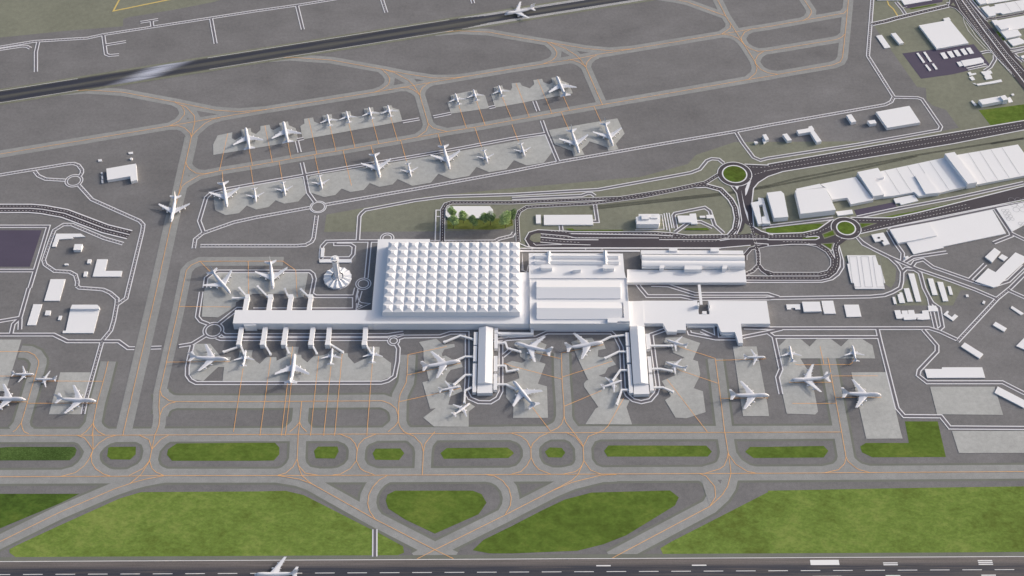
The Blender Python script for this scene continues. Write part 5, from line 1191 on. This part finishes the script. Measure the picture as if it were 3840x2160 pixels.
# ---------------- aircraft ----------------
def rings(m,secs,n=20):
    """secs: (x, zc, ry, rz_up, rz_down, hump) ; closed at both ends"""
    k0=len(m.v)
    for (x,zc,ry,ru,rd_) in secs:
        for i in range(n):
            a=2*math.pi*i/n; s=math.sin(a); m.v.append((x,ry*math.cos(a),zc+(ru if s>0 else rd_)*s))
    for j in range(len(secs)-1):
        for i in range(n):
            a=k0+j*n+i; b=k0+j*n+(i+1)%n; m.f.append([a,a+n,b+n,b])
    m.f.append([k0+i for i in range(n)]); m.f.append([k0+(len(secs)-1)*n+i for i in range(n)][::-1])
def surf(m,S):
    """lifting surface from stations (x_le, x_te, y, z, thickness)"""
    k0=len(m.v)
    prof=((0,0),(.12,.5),(.4,.62),(1,0.04),(.4,-.38),(.12,-.42))
    for (xl,xt,y,z,th) in S:
        for u,v in prof: m.v.append((xl+(xt-xl)*u,y,z+v*th))
    n=6; sg=1 if S[-1][2]>S[0][2] else -1
    for j in range(len(S)-1):
        for i in range(n):
            a=k0+j*n+i; b=k0+j*n+(i+1)%n; f=[a,b,b+n,a+n]; m.f.append(f if sg>0 else f[::-1])
    e=k0+(len(S)-1)*n; m.f.append([e+i for i in range(n)])
def nacelle(par,x,y,z,r,l,wz):
    m=MB(); rings(m,[(x,z,r*.82,r*.82,r*.82),(x-.25*r,z,r,r,r),(x-l*.45,z,r*1.02,r*1.02,r*1.02),(x-l*.8,z,r*.72,r*.72,r*.72),(x-l,z,r*.3,r*.3,r*.3)],14); e=m.build('engine','plane',par,True)
    m=MB(); m.v=[]; k=14; m.face([(x+.02,y*0+r*.68*math.cos(2*math.pi*i/k),z+r*.68*math.sin(2*math.pi*i/k)) for i in range(k)]); f=m.build('intake','dark',e)
    m=MB(); m.face([(x-l*.15,-.18,z+r*.9),(x-l*1.1,-.18,z+r*.6),(x-l*1.35,-.18,wz),(x-l*.5,-.18,wz)]); m.face([(x-l*.15,.18,z+r*.9),(x-l*.5,.18,wz),(x-l*1.35,.18,wz),(x-l*1.1,.18,z+r*.6)]); m.face([(x-l*.15,-.18,z+r*.9),(x-l*.5,-.18,wz),(x-l*.5,.18,wz),(x-l*.15,.18,z+r*.9)]); m.build('pylon','wing',e)
    e.location=(0,y,0)
def gear(par,x,y,z,ztop,nw):
    m=MB(); m.prism([(x-.18,y-.18),(x+.18,y-.18),(x+.18,y+.18),(x-.18,y+.18)],z,ztop); g_=m.build('landing_gear','metal',par)
    for dx in ((-.75,.75) if nw==4 else (0,)):
        for dy in (-.55,.55):
            m=MB(); k=12
            A=[(x+dx+.58*math.cos(2*math.pi*i/k),y+dy-.2,.58+.58*math.sin(2*math.pi*i/k)) for i in range(k)]; B=[(a[0],y+dy+.2,a[2]) for a in A]
            m.face(A); m.face(B[::-1])
            for i in range(k): m.face([A[i],B[i],B[(i+1)%k],A[(i+1)%k]])
            m.build('wheel','tyre',g_)
ZG=.72
def make_jumbo():
    t=thing('jumbo_jet','','jumbo jet',(0,0,ZG),'four-engined jumbo jets')
    m=MB(); z=5.6
    rings(m,[(0,4.6,.15,.15,.15),(-1.2,4.8,1.15,1.2,1.1),(-3,5.1,2.0,2.6,1.8),(-5,5.3,2.6,4.0,2.4),(-8,5.5,3.05,4.75,2.9),(-12,z,3.25,4.8,3.2),(-18,z,3.25,4.6,3.25),(-23,z,3.25,3.5,3.3),(-26,z,3.25,3.25,3.3),(-44,z,3.25,3.25,3.2),(-50,5.8,3.0,3.05,2.75),(-57,6.3,2.2,2.5,1.7),(-64,6.9,1.1,1.5,.7),(-68,7.3,.35,.5,.3)],24)
    m.build('fuselage','plane',t,True)
    m=MB(); 
    for s in (-1,1): m.face([(-3.6,s*1.4,8.0),(-5.0,s*2.1,8.35),(-5.4,s*2.3,7.7),(-3.7,s*1.75,7.35)][::s])
    m.face([(-3.3,-1.2,7.85),(-3.3,1.2,7.85),(-3.9,1.2,8.35),(-3.9,-1.2,8.35)]); m.build('cockpit_window','glass',t)
    for s in (-1,1):
        m=MB(); m.v=[]; m.face([(-6,s*3.0,6.1),(-62,s*1.75,7.0),(-62,s*1.75,7.15),(-6,s*3.02,6.3)][::-s]); 
        w_=MB(); surf(w_,[(-21,-39,0,4.1,2.0),(-23.5,-38.2,s*3.2,4.2,1.9),(-30.3,-40,s*12,5.1,1.2),(-44.3,-48.6,s*29.8,6.9,.4)]); 
        for yy,xx in ((6,-39.2),(10,-40),(16,-42.3),(21,-44.4)):
            zz=4.3+yy*.085; w_.prism([(xx+1.8,s*yy-.3),(xx+1.8,s*yy+.3),(xx-1.6,s*yy+.3),(xx-1.6,s*yy-.3)],zz-.55,zz-.1,bottom=True)
        w_.build('wing','wing',t)
        m=MB(); surf(m,[(-57.5,-66.5,s*.6,7.4,.7),(-64.6,-68.6,s*11,8.2,.3)]); m.build('tailplane','wing',t)
        nacelle(t,-26.2,s*11.8,3.1,1.35,5.6,4.8); nacelle(t,-34.4,s*20.8,3.7,1.35,5.6,5.8)
        gear(t,-35,s*3.6,.9,4,4); gear(t,-38,s*1.7,.9,3.4,4)
    m=MB(); k0=len(m.v)
    for (xl,xt,zz,th) in ((-53,-67,8.4,.7),(-56.5,-67.3,9.8,.6),(-65.6,-71,19.2,.25)):
        for u,v in ((0,0),(.3,.5),(1,0),(.3,-.5)): m.v.append((xl+(xt-xl)*u,v*th,zz))
    for j in range(2):
        for i in range(4): a=4*j+i; b=4*j+(i+1)%4; m.f.append([a,b,b+4,a+4])
    m.f.append([8,9,10,11]); m.build('tail_fin','plane',t)
    gear(t,-7.5,0,.9,3.6,2)
    return t
def make_twin():
    t=thing('small_airliner','','airliner',(0,0,ZG),'small twin-engined airliners')
    m=MB(); z=3.7
    rings(m,[(0,3.3,.12,.12,.12),(-.8,3.4,.8,.75,.75),(-2.2,3.55,1.5,1.55,1.4),(-4.2,3.68,1.92,2.0,1.9),(-6,z,1.98,2.07,2.0),(-25,z,1.98,2.07,2.0),(-29,3.85,1.8,1.9,1.65),(-34,4.3,1.15,1.35,.95),(-38,4.8,.45,.55,.4),(-39,4.9,.2,.3,.2)],20)
    m.build('fuselage','plane',t,True)
    m=MB(); 
    for s in (-1,1): m.face([(-2.0,s*1.0,4.75),(-3.0,s*1.5,4.85),(-3.1,s*1.72,4.4),(-1.9,s*1.3,4.3)][::s])
    m.face([(-1.75,-.9,4.6),(-1.75,.9,4.6),(-2.2,.9,5.05),(-2.2,-.9,5.05)]); m.build('cockpit_window','glass',t)
    for s in (-1,1):
        w_=MB(); surf(w_,[(-12,-21.2,0,2.6,1.1),(-13.6,-20.6,s*1.95,2.7,1.0),(-16.1,-20.5,s*6,3.1,.7),(-22.6,-24.4,s*17.6,4.2,.25)])
        for yy,xx in ((4,-20.8),(8,-21.3),(12,-22.6)): zz=2.8+yy*.085; w_.prism([(xx+1,s*yy-.2),(xx+1,s*yy+.2),(xx-1,s*yy+.2),(xx-1,s*yy-.2)],zz-.4,zz-.05,bottom=True)
        w_.build('wing','wing',t)
        m=MB(); surf(m,[(-33,-37.2,s*.4,4.9,.4),(-36.6,-38.6,s*6.3,5.5,.2)]); m.build('tailplane','wing',t)
        nacelle(t,-13.2,s*5.9,1.8,1.15,4.2,3.0)
        gear(t,-19,s*3.4,.6,2.7,2)
    m=MB()
    for (xl,xt,zz,th) in ((-29.5,-37.3,5.4,.45),(-31.8,-37.4,6.3,.4),(-36.4,-39.4,11.8,.15)):
        for u,v in ((0,0),(.3,.5),(1,0),(.3,-.5)): m.v.append((xl+(xt-xl)*u,v*th,zz))
    for j in range(2):
        for i in range(4): a=4*j+i; b=4*j+(i+1)%4; m.f.append([a,b,b+4,a+4])
    m.f.append([8,9,10,11]); m.build('tail_fin','plane',t)
    gear(t,-4.8,0,.6,2.4,2)
    return t
proto={'J':make_jumbo(),'T':make_twin()}; used={'J':0,'T':0}
for line in AIRCRAFT.strip().split('\n'):
    k,x,y,a,lab=line.split('|'); o=proto[k] if not used[k] else copy_tree(proto[k]); used[k]+=1
    o.location=(float(x),float(y),ZG); o.rotation_euler=(0,0,R(float(a))); o['label']=lab
# ---------------- trees ----------------
TL=['tree at the left end of the pavilion edge, half over its roof','second tree from left, in front of the pavilion edge','front left light green tree, trunk at the lawn edge','light green tree left of the taller dark one at the pavilion corner','tall dark green tree at the pavilion corner','shaded dark tree in the middle of the lawn','big bright tree at the right end of the lawn','dark tree at the far right against the side road']
def tree(x,y,r,dark,lab,seed):
    rn=random.Random(seed); t=thing('leafy_tree',lab,'tree',(x,y,0),'trees on the small lawn behind the hall'); H=r*3.0
    m=MB(); k=8
    def limb(p,q,r0,r1):
        p=Vector(p);q=Vector(q); d=(q-p).normalized(); u=d.orthogonal().normalized(); v=d.cross(u); i0=len(m.v)
        for c_,rr in ((p,r0),(q,r1)):
            for i in range(k): a=2*math.pi*i/k; m.v.append(tuple(c_+u*rr*math.cos(a)+v*rr*math.sin(a)))
        for i in range(k): j=(i+1)%k; m.f.append([i0+i,i0+j,i0+k+j,i0+k+i])
    limb((0,0,0),(rn.uniform(-.3,.3),rn.uniform(-.3,.3),H*.55),.6,.35)
    cl=[]
    for i in range(15):
        a=rn.uniform(0,6.28); rr=r*rn.uniform(.3,.68); zz=H*rn.uniform(.52,.88); e_=(rr*math.cos(a),rr*math.sin(a),zz); limb((0,0,H*rn.uniform(.3,.45)),e_,.2,.06); cl.append((e_,r*rn.uniform(.3,.5)))
    cl.append(((0,0,H*.9),r*.45)); m.build('trunk','bark',t)
    m=MB()
    for c_,cr in cl:
        for i in range(330):
            d=Vector((rn.gauss(0,1),rn.gauss(0,1),rn.gauss(0,1))).normalized()*cr*(rn.random()**.33)*Vector((1,1,.85)).length/1.6
            p=Vector(c_)+d; s=rn.uniform(.4,.85); u=Vector((rn.gauss(0,1),rn.gauss(0,1),rn.gauss(0,.6))).normalized(); v=u.orthogonal().normalized(); v.rotate(Matrix.Rotation(rn.uniform(0,6.28),3,u))
            n=u.cross(v); m.face([p-v*s,p+n*s*.6,p+v*s,p-n*s*.6])
    m.build('crown','leafB' if dark else 'leafA',t)
for i,(x,y,r,dk) in enumerate(TREES): tree(x,y,r*1.15,dk,TL[i],i+3)
